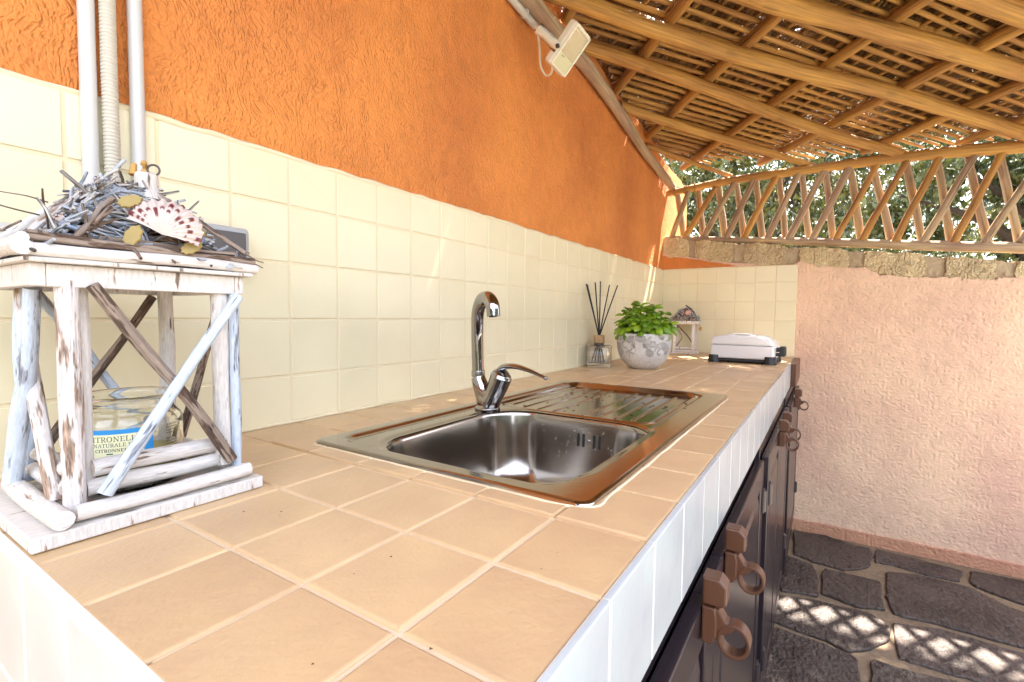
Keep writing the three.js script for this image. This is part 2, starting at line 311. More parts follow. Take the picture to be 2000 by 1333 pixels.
// ---------------------------------------------------------------- the orange wall with its splashback
const roofY = (x, z) => 1.3567 - 0.04 * x + 0.115 * z;     // axis of the lowest roof beams
const TW = 0.1, ZW = -0.615, SPLASH = 0.469;
const rows = [[0, 0.085], [0.085, 0.185], [0.185, 0.285], [0.285, 0.385], [0.385, SPLASH]];
{
  const w = thing('orange_wall', 'orange stucco wall with a cream tiled splashback along the counter', 'wall');
  const zs = []; for (let z = -3.42; z <= 1.6; z += 0.2) zs.push(z);
  const poly = [[3.42, FLOOR - 0.03], [-1.6, FLOOR - 0.03], ...zs.slice().reverse().map((z) => [-z, roofY(0, z) + 0.075 + 0.012 * Math.sin(z * 23)])];
  const g = ext(poly, 0.24); g.rotateY(Math.PI / 2); g.translate(-0.24, 0, 0);
  // ext is in (x, y) -> (-z, y) after the turn
  obj('stucco', uvBox(g), M.orange, w);
  obj('grout', bx(-0.004, 0.0062, -0.02, SPLASH, BACK + 0.002, 0.9), M.grout, w);
  for (const [y0, y1] of rows) for (let k = -15; k < 23; k++) {
    const z0 = ZW - k * TW, z1 = Math.max(z0 - TW, BACK + 0.002);
    if (z0 < BACK + 0.02 || z0 > 0.9) continue;
    placeTile(w, z0 - z1 - 0.0042, y1 - y0 - 0.0042, 0.0075, 0.0016, M.cream, V(0.0004 + rr(-0.0003, 0.0003), (y0 + y1) / 2, (z0 + z1) / 2), 'x');
  }
  const pts = []; for (let z = 0.9; z > BACK; z -= 0.035) pts.push(V(0.003 + rr(-0.0015, 0.0015), SPLASH + 0.001 + rr(-0.0018, 0.0018), z));
  obj('grout_bead', stick(pts, 0.0052, { n: 420, m: 7, rough: 0.35 }), M.grout, w);
  const b2 = []; for (let z = 0.1; z > BACK; z -= 0.05) b2.push(V(0.008 + rr(-0.0006, 0.0006), 0.0015, z));
  obj('grout_joint', stick(b2, 0.003, { n: 160, m: 6, rough: 0.3 }), M.grout, w);
}

// ---------------------------------------------------------------- back wall: pink plaster, tile panel, stones on top
{
  const w = thing('pink_wall', 'low pink plastered wall with a cream tiled corner and rough stones on top', 'wall');
  const top = [[-0.24, 0.58], [0.0, 0.558], [0.2, 0.53], [0.384, 0.496], [0.52, 0.482], [0.65, 0.468], [0.693, 0.487], [0.8, 0.462], [0.897, 0.447], [0.959, 0.446], [1.02, 0.408], [1.19, 0.391], [1.283, 0.388], [1.409, 0.371], [1.44, 0.384], [1.56, 0.37], [1.8, 0.36], [2.2, 0.33], [3.4, 0.30]];
  const fine = []; for (let i = 0; i + 1 < top.length; i++) for (let k = 0; k < 6; k++) fine.push([lerp(top[i][0], top[i + 1][0], k / 6), lerp(top[i][1], top[i + 1][1], k / 6) + rr(-0.004, 0.004)]); fine.push(top[top.length - 1]);
  const g = ext([[-0.2, FLOOR - 0.03], [3.4, FLOOR - 0.03], ...fine.slice().reverse().filter((p) => p[0] > -0.2)], 0.03, 0.004, 2); g.translate(0, 0, BACK - 0.03);
  obj('plaster', uvBox(g), M.pink, w);
  obj('wall_core', bx(-0.1, 3.4, FLOOR - 0.03, 0.30, BACK - 0.26, BACK - 0.031), M.mortar, w);
  const op = []; for (let i = 0; i <= 20; i++) { const x = 0.001 + i / 20 * 0.40; op.push([x, Math.min(0.56 - x * 0.155, lerp(0.55, 0.474, Math.pow(i / 20, 1.15)) + 0.004) + rr(-0.002, 0.002)]); }
  const og = ext([[0.001, SPLASH - 0.01], [0.42, SPLASH - 0.01], [0.42, 0.473], ...op.reverse()], 0.004, 0.001, 1); og.translate(0, 0, BACK + 0.0005);
  obj('orange_patch', uvBox(og), M.orange, w);
  obj('grout', bx(0.005, 0.683, -0.03, SPLASH, BACK - 0.004, BACK + 0.0062), M.grout, w);
  for (const [y0, y1] of rows) for (let k = 0; k < 7; k++) {
    const x0 = 0.007 + k * 0.0968, x1 = x0 + 0.0968;
    placeTile(w, x1 - x0 - 0.0042, y1 - y0 - 0.0042, 0.0075, 0.0016, M.cream, V((x0 + x1) / 2, (y0 + y1) / 2, BACK + 0.0004), 'z');
  }
  obj('grout_bead', stick([[0.004, SPLASH + 0.001, BACK + 0.004], [0.35, SPLASH + 0.002, BACK + 0.004], [0.686, SPLASH, BACK + 0.004]], 0.005, { n: 60, m: 6, rough: 0.35 }), M.grout, w);
  obj('skirting', (() => { const p = []; for (let i = 0; i <= 40; i++) p.push([0.5 + i / 40 * 2.8, FLOOR + 0.052 + rr(-0.003, 0.003)]); const q = ext([[0.5, FLOOR - 0.02], [3.3, FLOOR - 0.02], ...p.reverse()], 0.012, 0.003, 2); q.translate(0, 0, BACK + 0.001); return uvBox(q); })(), M.skirt, w);
  // stones: a rough displaced block each, mortar between them
  const stone = (x0, x1, y0a, y0b, y1a, y1b, s) => {
    const nx = 22, ny = 14, nz = 6, q = new THREE.BoxGeometry(1, 1, 1, nx, ny, nz), p = q.attributes.position;
    for (let i = 0; i < p.count; i++) {
      let u = p.getX(i), v = p.getY(i), w2 = p.getZ(i);
      const e = (t) => Math.sign(t) * (0.5 - Math.pow(0.5 - Math.abs(t), 1.0)) ;
      const rx = Math.abs(u) * 2, ry = Math.abs(v) * 2, rz = Math.abs(w2) * 2, sq = 1 - 0.03 * (rx * rx * ry * ry + ry * ry * rz * rz + rx * rx * rz * rz);
      u = e(u) * sq; v = e(v) * sq; w2 = e(w2) * sq;
      const x = lerp(x0, x1, u + 0.5), yb = lerp(y0a, y0b, u + 0.5), yt = lerp(y1a, y1b, u + 0.5), y = lerp(yb, yt, v + 0.5);
      const d = (noise(x * 26 + s, y * 26, 997, 997, s) - 0.5) * 0.009 + (noise(x * 80, y * 80 + s, 997, 997, s + 3) - 0.5) * 0.008;
      p.setXYZ(i, x + (rx > 0.9 ? d : 0), y + (ry > 0.9 ? d : 0), BACK - 0.088 + w2 * 0.185 + (rz > 0.9 ? d : 0));
    }
    q.computeVertexNormals(); return uvBox(q, s * 0.31, s * 0.17, 0);
  };
  const topY = (x) => 0.662 - 0.14 * x, botY = (x) => { for (let i = 0; i + 1 < top.length; i++) if (x <= top[i + 1][0]) return lerp(top[i][1], top[i + 1][1], (x - top[i][0]) / (top[i + 1][0] - top[i][0])) - 0.02; return 0.3; };
  const edges = [[-0.012, 0.147], [0.174, 0.381], [0.429, 0.634], [0.686, 0.898], [0.955, 1.188], [1.251, 1.421], [1.475, 1.72], [1.77, 2.02], [2.06, 2.3], [2.35, 2.7], [2.74, 3.1]];
  edges.forEach(([a, b], k) => obj('stone', stone(a, b, botY(a), botY(b), topY(a), topY(b), k * 13 + 3), M.stone[k % 3], w));
  for (let k = 0; k + 1 < edges.length; k++) { const a = edges[k][1] - 0.02, b = edges[k + 1][0] + 0.02; const q = stone(a, b, botY(a), botY(b), topY(a) - 0.006, topY(b) - 0.006, k * 7 + 90); q.translate(0, 0, -0.012); obj('mortar_joint', q, M.jointMortar, w); }
}

// ---------------------------------------------------------------- lattice of poles on the wall
{
  const L = thing('pole_lattice', 'screen of crossed wooden poles between two rails on top of the stones', 'lattice');
  obj('top_rail', stick([[-0.05, 0.918, -2.93], [0.147, 0.938, -2.93], [0.352, 0.953, -2.93], [0.799, 0.957, -2.93], [1.172, 0.957, -2.93], [1.6, 0.93, -2.93], [2.4, 0.9, -2.93]], [0.017, 0.02, 0.022, 0.024, 0.026, 0.028, 0.028], { n: 60, m: 14, rough: 0.05 }), M.pole[0], L);
  obj('bottom_rail', stick([[-0.02, 0.664, -2.93], [0.459, 0.618, -2.93], [0.813, 0.582, -2.93], [1.19, 0.54, -2.93], [1.509, 0.51, -2.93], [2.4, 0.45, -2.93]], [0.016, 0.018, 0.02, 0.022, 0.024, 0.024], { n: 60, m: 14, rough: 0.05 }), M.greyPole[0], L);
  const back = [[0.046, 0.931, 0.098, 0.66], [0.167, 0.928, 0.206, 0.65], [0.277, 0.926, 0.321, 0.64], [0.367, 0.924, 0.42, 0.63], [0.464, 0.93, 0.512, 0.62], [0.576, 0.94, 0.618, 0.61], [0.678, 0.94, 0.728, 0.60], [0.78, 0.94, 0.829, 0.59], [0.882, 0.94, 0.946, 0.58], [0.972, 0.94, 1.064, 0.57], [1.098, 0.94, 1.18, 0.555], [1.207, 0.94, 1.283, 0.545], [1.314, 0.94, 1.406, 0.535], [1.415, 0.94, 1.505, 0.525], [1.53, 0.94, 1.63, 0.51], [1.65, 0.94, 1.76, 0.5]];
  const front = [[0.036, 0.67, 0.124, 0.905], [0.108, 0.66, 0.27, 0.905], [0.21, 0.65, 0.369, 0.925], [0.333, 0.64, 0.469, 0.935], [0.421, 0.63, 0.574, 0.94], [0.535, 0.62, 0.675, 0.94], [0.634, 0.61, 0.788, 0.94], [0.738, 0.60, 0.888, 0.94], [0.837, 0.59, 1.002, 0.94], [0.947, 0.58, 1.111, 0.94], [1.075, 0.565, 1.227, 0.94], [1.174, 0.555, 1.356, 0.94], [1.282, 0.545, 1.442, 0.94], [1.385, 0.535, 1.58, 0.93], [1.5, 0.53, 1.7, 0.92], [1.61, 0.52, 1.82, 0.92]];
  for (const [a, b, c, d] of back) obj('lattice_pole', stick([[a, b + 0.03, -2.962], [c, d, -2.962]], [rr(0.014, 0.017), rr(0.016, 0.019)], { n: 12, rough: 0.08, bend: 0.007 }), pick(M.greyPole), L);
  for (const [a, b, c, d] of front) obj('lattice_pole', stick([[a, b, -2.928], [c, d + 0.02, -2.928]], [rr(0.015, 0.018), rr(0.013, 0.017)], { n: 12, rough: 0.08, bend: 0.007 }), a > 0.9 && a < 1 ? M.pole[2] : pick([...M.greyPole, M.pole[1]]), L);
  for (const x of [0.045, 0.1, 0.155]) { const t = new THREE.TorusGeometry(0.023, 0.0035, 6, 18); t.rotateY(Math.PI / 2 + 0.3); t.translate(x, 0.926 + x * 0.08, -2.93); obj('wire_tie', t, M.pole[2], L); }
}

// ---------------------------------------------------------------- roof of poles, laths and straw
{
  const R = thing('straw_roof', 'sloping shelter roof of poles, laths and brown straw with gaps of light', 'roof');
  const dP = V(0.665, 0, -0.747), eP = V(0.747, 0, 0.665);
  const at = (s, t, off) => { const x = eP.x * s + dP.x * t, z = eP.z * s + dP.z * t; return V(x, roofY(x, z) + off, z); };
  const ST = (x, z) => [x * 0.747 + z * 0.665, x * 0.665 - z * 0.747];
  // wall plate along the orange wall, crooked and sloping
  obj('wall_plate', stick([[0.03, 1.30, 0.3], [0.03, 1.21, -0.7], [0.03, 1.14, -1.289], [0.03, 1.128, -1.529], [0.03, 1.12, -1.721], [0.032, 1.078, -2.017], [0.03, 1.016, -2.369], [0.03, 0.965, -2.86], [0.03, 0.955, -2.95]], [0.032, 0.031, 0.029, 0.026, 0.025, 0.023, 0.022, 0.021], { n: 70, m: 16, rough: 0.07 }), M.greyPole[0], R);
  // beams
  const beam = (x0, z0, x1, z1, r0, r1, m) => obj('beam', stick([V(x0, roofY(x0, z0), z0), V(x1, roofY(x1, z1), z1)], [r0, r1], { n: 50, m: 16, rough: 0.08, bend: 0.007 }), m, R);
  beam(0.02, -0.72, 2.0, -2.76, 0.030, 0.028, M.pole[1]);
  beam(0.02, -1.025, 1.94, -2.96, 0.030, 0.028, M.pole[0]);
  beam(0.02, -1.322, 1.58, -2.975, 0.028, 0.025, M.pole[0]);
  beam(0.02, -1.616, 1.115, -2.975, 0.025, 0.021, M.pole[1]);
  beam(0.02, -2.075, 0.735, -2.99, 0.021, 0.017, M.pole[0]);
  beam(0.01, -2.483, 0.335, -3.01, 0.013, 0.012, M.pole[2]);
  for (const s of [0.86, 0.61, 0.36, 0.12, -0.12]) obj('beam', stick([at(s, (0.02 - eP.x * s) / dP.x, 0), at(s, (2.0 - eP.x * s) / dP.x, 0)], 0.03, { n: 40, m: 14, rough: 0.08, bend: 0.007 }), M.pole[0], R);
  // rafters across the beams
  const rafter = (x0, z0, x1, z1, r, back = 0.1) => {
    const d = V(x0 - x1, 0, z0 - z1).normalize(), a = V(x1, 0, z1), b = V(x0, 0, z0);
    a.addScaledVector(d, -back); if (a.x < 0.02) a.addScaledVector(d, (0.02 - a.x) / d.x);
    b.addScaledVector(d, 2.4); const [sb] = ST(b.x, b.z); if (sb > 0.95) b.addScaledVector(d, -(sb - 0.95) / (d.x * 0.747 + d.z * 0.665));
    const o = 0.044; obj('rafter', stick([V(a.x, roofY(a.x, a.z) + o, a.z), V(b.x, roofY(b.x, b.z) + o, b.z)], [r * 0.9, r * 1.1], { n: 34, m: 14, rough: 0.08, bend: 0.006 }), pick(M.pole), R);
  };
  rafter(0.076, -1.489, -0.004, -1.574, 0.024);
  rafter(0.393, -1.631, 0.012, -2.04, 0.022);
  rafter(0.695, -1.778, 0.006, -2.5, 0.021);
  rafter(0.942, -1.98, 0.155, -2.85, 0.020);
  rafter(1.178, -2.223, 0.55, -2.90, 0.021);
  rafter(1.382, -2.513, 1.006, -2.904, 0.02);
  rafter(1.62, -2.66, 1.36, -2.93, 0.021); rafter(1.88, -2.70, 1.66, -2.93, 0.021); rafter(2.12, -2.72, 1.9, -2.95, 0.021);
  // laths along the beams, and thinner reeds across them that carry the straw
  const far = (s) => { const t = (-2.965 - eP.z * s) / dP.z, x = eP.x * s + dP.x * t; return t + 0.13 * sstep(0.35, 0.6, x); }, wall = (s) => Math.max((0.012 - eP.x * s) / dP.x, -0.4);
  for (let s = -1.86; s < 0.95; s += 0.046) {
    const t0 = wall(s) + rr(0, 0.03), t1 = Math.min((1.97 - eP.x * s) / dP.x, far(s) + rr(-0.03, 0.03)); if (t1 - t0 < 0.1) continue;
    const ds = rr(-0.006, 0.006);
    obj('lath', stick([at(s + ds, t0, 0.074), at(s - ds, t1, 0.074)], [rr(0.0085, 0.0105), rr(0.0065, 0.0085)], { n: 26, m: 8, rough: 0.12, bend: 0.004 }), pick(M.pole), R);
  }
  const TX0 = (s) => (1.95 - eP.x * s) / dP.x;
  const smin = (t) => Math.max((0.012 - dP.x * t) / eP.x, (-2.955 - dP.z * t) / eP.z);
  for (let t = -0.2; t < 3.5; t += 0.07) {
    const s0 = smin(t) + rr(0, 0.04), s1 = Math.min(0.96, (1.97 - dP.x * t) / eP.x); if (s1 - s0 < 0.1) continue;
    obj('reed', stick([at(s0, t + rr(-0.01, 0.01), 0.088), at(s1, t + rr(-0.01, 0.01), 0.088)], [0.006, 0.0085], { n: 20, m: 6, rough: 0.15, bend: 0.005 }), pick(M.pole), R);
  }
  // straw: strands lying up the slope, thinning towards the far eave, and combs of short ends hanging between the laths
  const strand = new THREE.CylinderGeometry(1, 0.7, 1, 4, 1, true);
  const N = 42000, im = new THREE.InstancedMesh(strand, M.straw, N), q = new THREE.Quaternion(), c = new THREE.Color(), X = V(0, 1, 0);
  let n = 0;
  const put = (p, d, len, r) => { q.setFromUnitVectors(X, d); im.setMatrixAt(n, new THREE.Matrix4().compose(p, q, V(r, len, r * 0.7))); const b = rr(0.5, 1.3); im.setColorAt(n, c.setRGB(b, b * rr(0.9, 1.05), b * rr(0.75, 1.1))); n++; };
  for (let s = -1.8; s < 0.2; s += 0.046) for (let t = wall(s); t < Math.min(TX0(s), far(s)); t += 0.07) {   // combs
    if (rnd() < 0.12) continue;
    const a = rr(-0.5, 0.2), k = 5 + Math.floor(rnd() * 5), l = rr(0.045, 0.085), dr = rr(0.25, 0.8);
    for (let i = 0; i < k && n < N; i++) {
      const d = eP.clone().multiplyScalar(-Math.cos(a + rr(-0.12, 0.12))).addScaledVector(dP, Math.sin(a)); d.y = (roofY(d.x, d.z) - roofY(0, 0)) - dr; d.normalize();
      const p = at(s + 0.03 + rr(-0.01, 0.01), t + 0.035 + (i - k / 2) * 0.0055, rr(0.088, 0.11)); if (p.z < -2.95 - 0.09 * sstep(0.35, 0.6, p.x) || p.x < 0.01) continue;
      put(p, d, l * rr(0.7, 1.2), rr(0.0014, 0.0026));
    }
  }
  let guard = 0;
  while (n < N && guard++ < 400000) {
    const s = rr(-1.86, 0.6), t0 = wall(s) - 0.2, t1 = Math.min(TX0(s), far(s)); if (t1 <= t0) continue;
    const t = rr(t0, t1 + 0.03), p = at(s, t, 0); if (p.z < -2.94 - 0.09 * sstep(0.35, 0.6, p.x)) continue;
    const edge = sstep(-1.75, -1.25, s) * 0.5 + 0.5 * sstep(0, 0.35, t1 - t), clump = noise(s * 14 + 50, t * 14 + 50, 997, 997, 77);
    if (rnd() > 0.15 + 0.85 * edge || (clump < (s < -0.7 ? 0.45 : 0.3) && rnd() < (s < -0.7 ? 0.96 : 0.55))) continue;
    const a = rr(-0.5, 0.5) + (rnd() < 0.15 ? 1.2 : 0), d = eP.clone().multiplyScalar(Math.cos(a)).addScaledVector(dP, Math.sin(a));
    d.y = (roofY(d.x, d.z) - roofY(0, 0)) + rr(-0.12, 0.05); d.normalize(); p.y += rr(0.115, 0.185);
    put(p, d, rr(0.16, 0.34), rr(0.0016, 0.0036));
  }
  im.name = 'straw'; im.userData.kind = 'stuff'; im.castShadow = im.receiveShadow = true; R.add(im);
  // dark sheet added above the straw to stop sun leaks and deepen the gaps
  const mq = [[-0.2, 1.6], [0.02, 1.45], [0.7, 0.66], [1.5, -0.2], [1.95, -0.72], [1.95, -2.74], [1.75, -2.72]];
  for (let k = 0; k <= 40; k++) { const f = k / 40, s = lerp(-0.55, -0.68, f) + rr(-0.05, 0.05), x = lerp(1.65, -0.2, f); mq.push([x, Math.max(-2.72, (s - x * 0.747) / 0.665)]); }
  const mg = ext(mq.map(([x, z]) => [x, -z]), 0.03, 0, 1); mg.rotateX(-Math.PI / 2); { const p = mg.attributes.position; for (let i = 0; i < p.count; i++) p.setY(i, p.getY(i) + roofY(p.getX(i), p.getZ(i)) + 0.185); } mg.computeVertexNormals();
  obj('sun_block_mat', uvBox(mg), mat(lin(0.14, 0.075, 0.028), 0.95, { map: woodTone, bumpMap: woodBump, bumpScale: 0.01 }), R);
}

// ---------------------------------------------------------------- trees behind the lattice
function tree(label, x, z, cy, rx, ry, rz, count, s, mats) {
  const T = thing('garden_tree', label, 'tree', V(x, FLOOR - 0.03, z)); seed = s;
  const trunkTop = cy - ry * 0.55 - FLOOR;
  obj('trunk', stick([[0, 0, 0], [rr(-0.1, 0.1), trunkTop * 0.5, 0.05], [rr(-0.15, 0.15), trunkTop, 0]], [0.17, 0.13, 0.1], { n: 18, m: 12, rough: 0.15 }), M.trunk, T);
  const limbs = [];
  for (let k = 0; k < 12; k++) {
    const a = k / 12 * 6.283 + rr(-0.2, 0.2), e = V(Math.cos(a) * rx * rr(0.5, 0.85), trunkTop + ry * rr(0.1, 1.2), Math.sin(a) * rz * rr(0.5, 0.85));
    obj('limb', stick([[0, trunkTop * rr(0.75, 0.98), 0], [e.x * 0.45, lerp(trunkTop, e.y, 0.55), e.z * 0.45], e], [0.06, 0.04, 0.012], { n: 14, m: 8, rough: 0.15 }), M.trunk, T); limbs.push(e);
  }
  const lg = new THREE.BufferGeometry();
  lg.setAttribute('position', new THREE.Float32BufferAttribute([0, 0, 0, -0.24, 0.45, 0.05, 0, 0.5, 0, 0.24, 0.45, 0.05, 0, 1, -0.06], 3)); lg.setIndex([0, 2, 1, 0, 3, 2, 1, 2, 4, 2, 3, 4]); lg.computeVertexNormals();
  const clumps = []; for (let k = 0; k < 150; k++) { const u = rr(-1, 1), a = rr(0, 6.283), r = Math.pow(rnd(), 0.45), h = Math.sqrt(1 - u * u); clumps.push([V(Math.cos(a) * h * rx * r, cy - FLOOR + u * ry * r, Math.sin(a) * h * rz * r), rr(0.16, 0.42)]); }
  mats.forEach((m, i) => {
    const n = Math.floor(count / mats.length), im = new THREE.InstancedMesh(lg, m, n), q = new THREE.Quaternion(), e = new THREE.Euler();
    for (let k = 0; k < n; k++) {
      const [c, r] = pick(clumps), d = V(rr(-1, 1), rr(-1, 1), rr(-1, 1)); d.normalize().multiplyScalar(r * Math.pow(rnd(), 0.5));
      q.setFromEuler(e.set(rr(-1.2, 1.2), rr(0, 6.283), rr(-1.2, 1.2))); const sz = rr(0.05, 0.1);
      im.setMatrixAt(k, new THREE.Matrix4().compose(c.clone().add(d), q, V(sz, sz, sz)));
    }
    im.name = 'crown'; im.userData.kind = 'stuff'; im.castShadow = im.receiveShadow = true; T.add(im);
  });
}
tree('olive green tree behind the left end of the pole lattice', -0.2, -7.4, 1.9, 2.3, 1.9, 1.5, 44000, 1001, M.leafT);
tree('dark leafy tree with a visible trunk behind the right end of the lattice', 2.6, -6.3, 1.75, 2.1, 1.8, 1.4, 44000, 2002, [M.leafT[2], M.leafT[0]]);
{  // unseen hedges added to cut low light from the right and the front
  const h = thing('added_hedge', 'added unseen hedge on the right that blocks low side light', 'hedge', V(4.6, FLOOR - 0.03, -0.5)), lg = new THREE.PlaneGeometry(0.09, 0.05), im = new THREE.InstancedMesh(lg, M.leafT[2], 9000), q = new THREE.Quaternion(), e = new THREE.Euler();
  for (const z of [-3, -2, -1, 0, 1, 2, 3]) obj('stem', stick([[0, 0, z], [0.05, 1.8, z + 0.1]], [0.05, 0.02], { n: 6, m: 7 }), M.trunk, h);
  for (let k = 0; k < 9000; k++) { q.setFromEuler(e.set(rr(-1.5, 1.5), rr(0, 6.28), rr(-1.5, 1.5))); im.setMatrixAt(k, new THREE.Matrix4().compose(V(rr(-0.3, 0.3), rr(0.05, 2.1), rr(-3.6, 3.6)), q, V(1.4, 1.4, 1.4))); }
  im.name = 'leaves'; im.userData.kind = 'stuff'; im.castShadow = im.receiveShadow = true; h.add(im);
  const h2 = h.clone(); h2.name = numbered('added_hedge'); h2.userData = { label: 'added unseen hedge behind the camera that blocks low front light', category: 'hedge' }; h2.position.set(1.2, FLOOR - 0.03, 4.4); h2.rotation.y = Math.PI / 2; scene.add(h2);
}
tree('pale yellowish tree farther off behind the middle of the lattice', 0.9, -10.5, 2.4, 3.4, 2.6, 1.8, 44000, 3003, [M.leafT[1], M.leafT[0]]);
seed = 4242;

// ---------------------------------------------------------------- counter
const D = 0.69, Z_END = -0.1065, Z0 = -0.2084, TZ = 0.104, TX = 0.0979;
const SINK = { x0: 0.16, x1: 0.615, z0: -1.302, z1: -0.447 };
{
  const c = thing('tiled_counter', 'masonry counter with pinkish beige tiles on top and white glazed edge tiles', 'counter');
  const hole = [[0.185, 0.47], [0.185, 1.28], [0.59, 1.28], [0.59, 0.47]];
  const slab = ext([[0.002, -Z_END - 0.008 + 0.016], [D - 0.009, -Z_END + 0.008], [D - 0.009, -BACK - 0.001], [0.002, -BACK - 0.001]], 0.1, 0, 1, [hole]);
  slab.rotateX(-Math.PI / 2); slab.translate(0, -0.1026, 0);
  obj('worktop', uvBox(slab), M.topGrout, c);
  // top tiles; those the sink cuts are trimmed to its cut-out
  const cut = { x0: 0.178, x1: 0.598, z0: -1.287, z1: -0.463 };
  const poly = (pts) => { const g = ext(pts.map(([x, z]) => [x, -z]), 0.0075, 0.0018, 2); g.rotateX(-Math.PI / 2); g.translate(0, -0.0075, 0); return uvBox(g, rnd(), 0, rnd()); };
  for (let i = 0; i < 8; i++) for (let j = -1; j < 27; j++) {
    let x1 = D - 0.0055 - i * TX + (i ? 0.0055 : 0), x0 = i === 0 ? D - TX : x1 - TX; x0 = Math.max(x0, 0.008);
    if (x1 - x0 < 0.02) continue;
    let z1 = Z0 - j * TZ, z0 = Math.max(z1 - TZ, BACK + 0.009); if (j === -1) z1 = Z_END - 0.0015; if (z1 - z0 < 0.02) continue;
    const g = 0.0018, a = { x0: x0 + g, x1: x1 - (i ? g : 0.001), z0: z0 + g, z1: z1 - (j === -1 ? 0.001 : g) };
    const ox0 = Math.max(a.x0, cut.x0), ox1 = Math.min(a.x1, cut.x1), oz0 = Math.max(a.z0, cut.z0), oz1 = Math.min(a.z1, cut.z1);
    if (ox0 >= ox1 || oz0 >= oz1) {
      placeTile(c, a.x1 - a.x0, a.z1 - a.z0, 0.0075, 0.0028, M.terra, V((a.x0 + a.x1) / 2, -0.0078 + rr(-0.0005, 0.0005), (a.z0 + a.z1) / 2), 'y');
      continue;
    }
    const L = ox0 <= a.x0, Rr = ox1 >= a.x1, Bk = oz0 <= a.z0, Fr = oz1 >= a.z1;
    if (L && Rr && Bk && Fr) continue;
    let pts;
    if (L && Rr) pts = Bk ? [[a.x0, a.z1], [a.x1, a.z1], [a.x1, oz1], [a.x0, oz1]] : [[a.x0, oz0], [a.x1, oz0], [a.x1, a.z0], [a.x0, a.z0]];
    else if (Bk && Fr) pts = L ? [[ox1, a.z1], [a.x1, a.z1], [a.x1, a.z0], [ox1, a.z0]] : [[a.x0, a.z1], [ox0, a.z1], [ox0, a.z0], [a.x0, a.z0]];
    else {
      const cx = L ? ox1 : ox0, cz = Bk ? oz1 : oz0, fx = L ? a.x1 : a.x0, nx = L ? a.x0 : a.x1, fz = Bk ? a.z1 : a.z0, nz = Bk ? a.z0 : a.z1;
      pts = [[fx, fz], [nx, fz], [nx, cz], [cx, cz], [cx, nz], [fx, nz]];
    }
    const sh = pts.map((p) => new THREE.Vector2(p[0], -p[1])); if (THREE.ShapeUtils.area(sh) < 0) pts = pts.reverse();
    const w = Math.max(...pts.map((p) => p[0])) - Math.min(...pts.map((p) => p[0])), h = Math.max(...pts.map((p) => p[1])) - Math.min(...pts.map((p) => p[1]));
    if (Math.min(w, h) < 0.006) continue;
    obj('tile', poly(pts), pick(M.terra), c);
  }
  // edge tiles along the front, to where the wooden edge begins, and on the end face, whose colour carries the glare
  const HE = 0.108;
  obj('edge_bed', bx(D - 0.0055, D + 0.0001, -HE + 0.002, 0.0004, -2.47, Z_END + 0.004), M.whiteGrout, c);
  obj('edge_bed', bx(0.002, D - 0.003, FLOOR + 0.001, -0.0005, Z_END - 0.0042, Z_END + 0.003), M.whiteGrout, c);
  for (let j = -1; j < 22; j++) {
    const z1 = j === -1 ? Z_END + 0.004 : Z0 - j * TZ, z0 = Math.max(-2.472, Z0 - (j + 1) * TZ);
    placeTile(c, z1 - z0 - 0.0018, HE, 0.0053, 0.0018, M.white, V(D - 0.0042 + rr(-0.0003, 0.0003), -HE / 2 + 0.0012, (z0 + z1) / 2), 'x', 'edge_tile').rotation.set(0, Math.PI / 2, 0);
  }
  for (let i = 0; i < 7; i++) for (let r = 0; r < 9; r++) {
    const x1 = i ? D - i * TX : D - 0.0005, x0 = Math.max(0.006, D - (i + 1) * TX), y1 = r ? -HE - (r - 1) * 0.1 : 0.0012, y0 = Math.max(FLOOR + 0.004, r ? y1 - 0.1 : -HE);
    placeTile(c, x1 - x0 - 0.0034, y1 - y0 - 0.0034, 0.0055, 0.0018, M.whiteEndGlare, V((x0 + x1) / 2, (y0 + y1) / 2, Z_END - 0.0012), 'z', 'edge_tile');
  }
  const crumbs = []; for (let k = 0; k < 22; k++) { const q = new THREE.TetrahedronGeometry(rr(0.0006, 0.0017)); q.scale(1, 0.35, rr(0.6, 1.6)); q.rotateY(rr(0, 6)); q.translate(rr(0.3, 0.68), 0.0004, rr(-0.75, -0.13)); crumbs.push(q); }
  obj('crumbs', crumbs, mat(lin(0.09, 0.06, 0.045), 0.9), c).userData.kind = 'stuff';
  obj('wooden_edge', bx(D - 0.006, D + 0.022, -0.105, -0.004, BACK + 0.004, -2.478, 0.003), M.handle, c);
  obj('side_panel', bx(0.01, D - 0.03, FLOOR, -0.107, Z_END - 0.03, Z_END - 0.008), M.mortar, c);
}

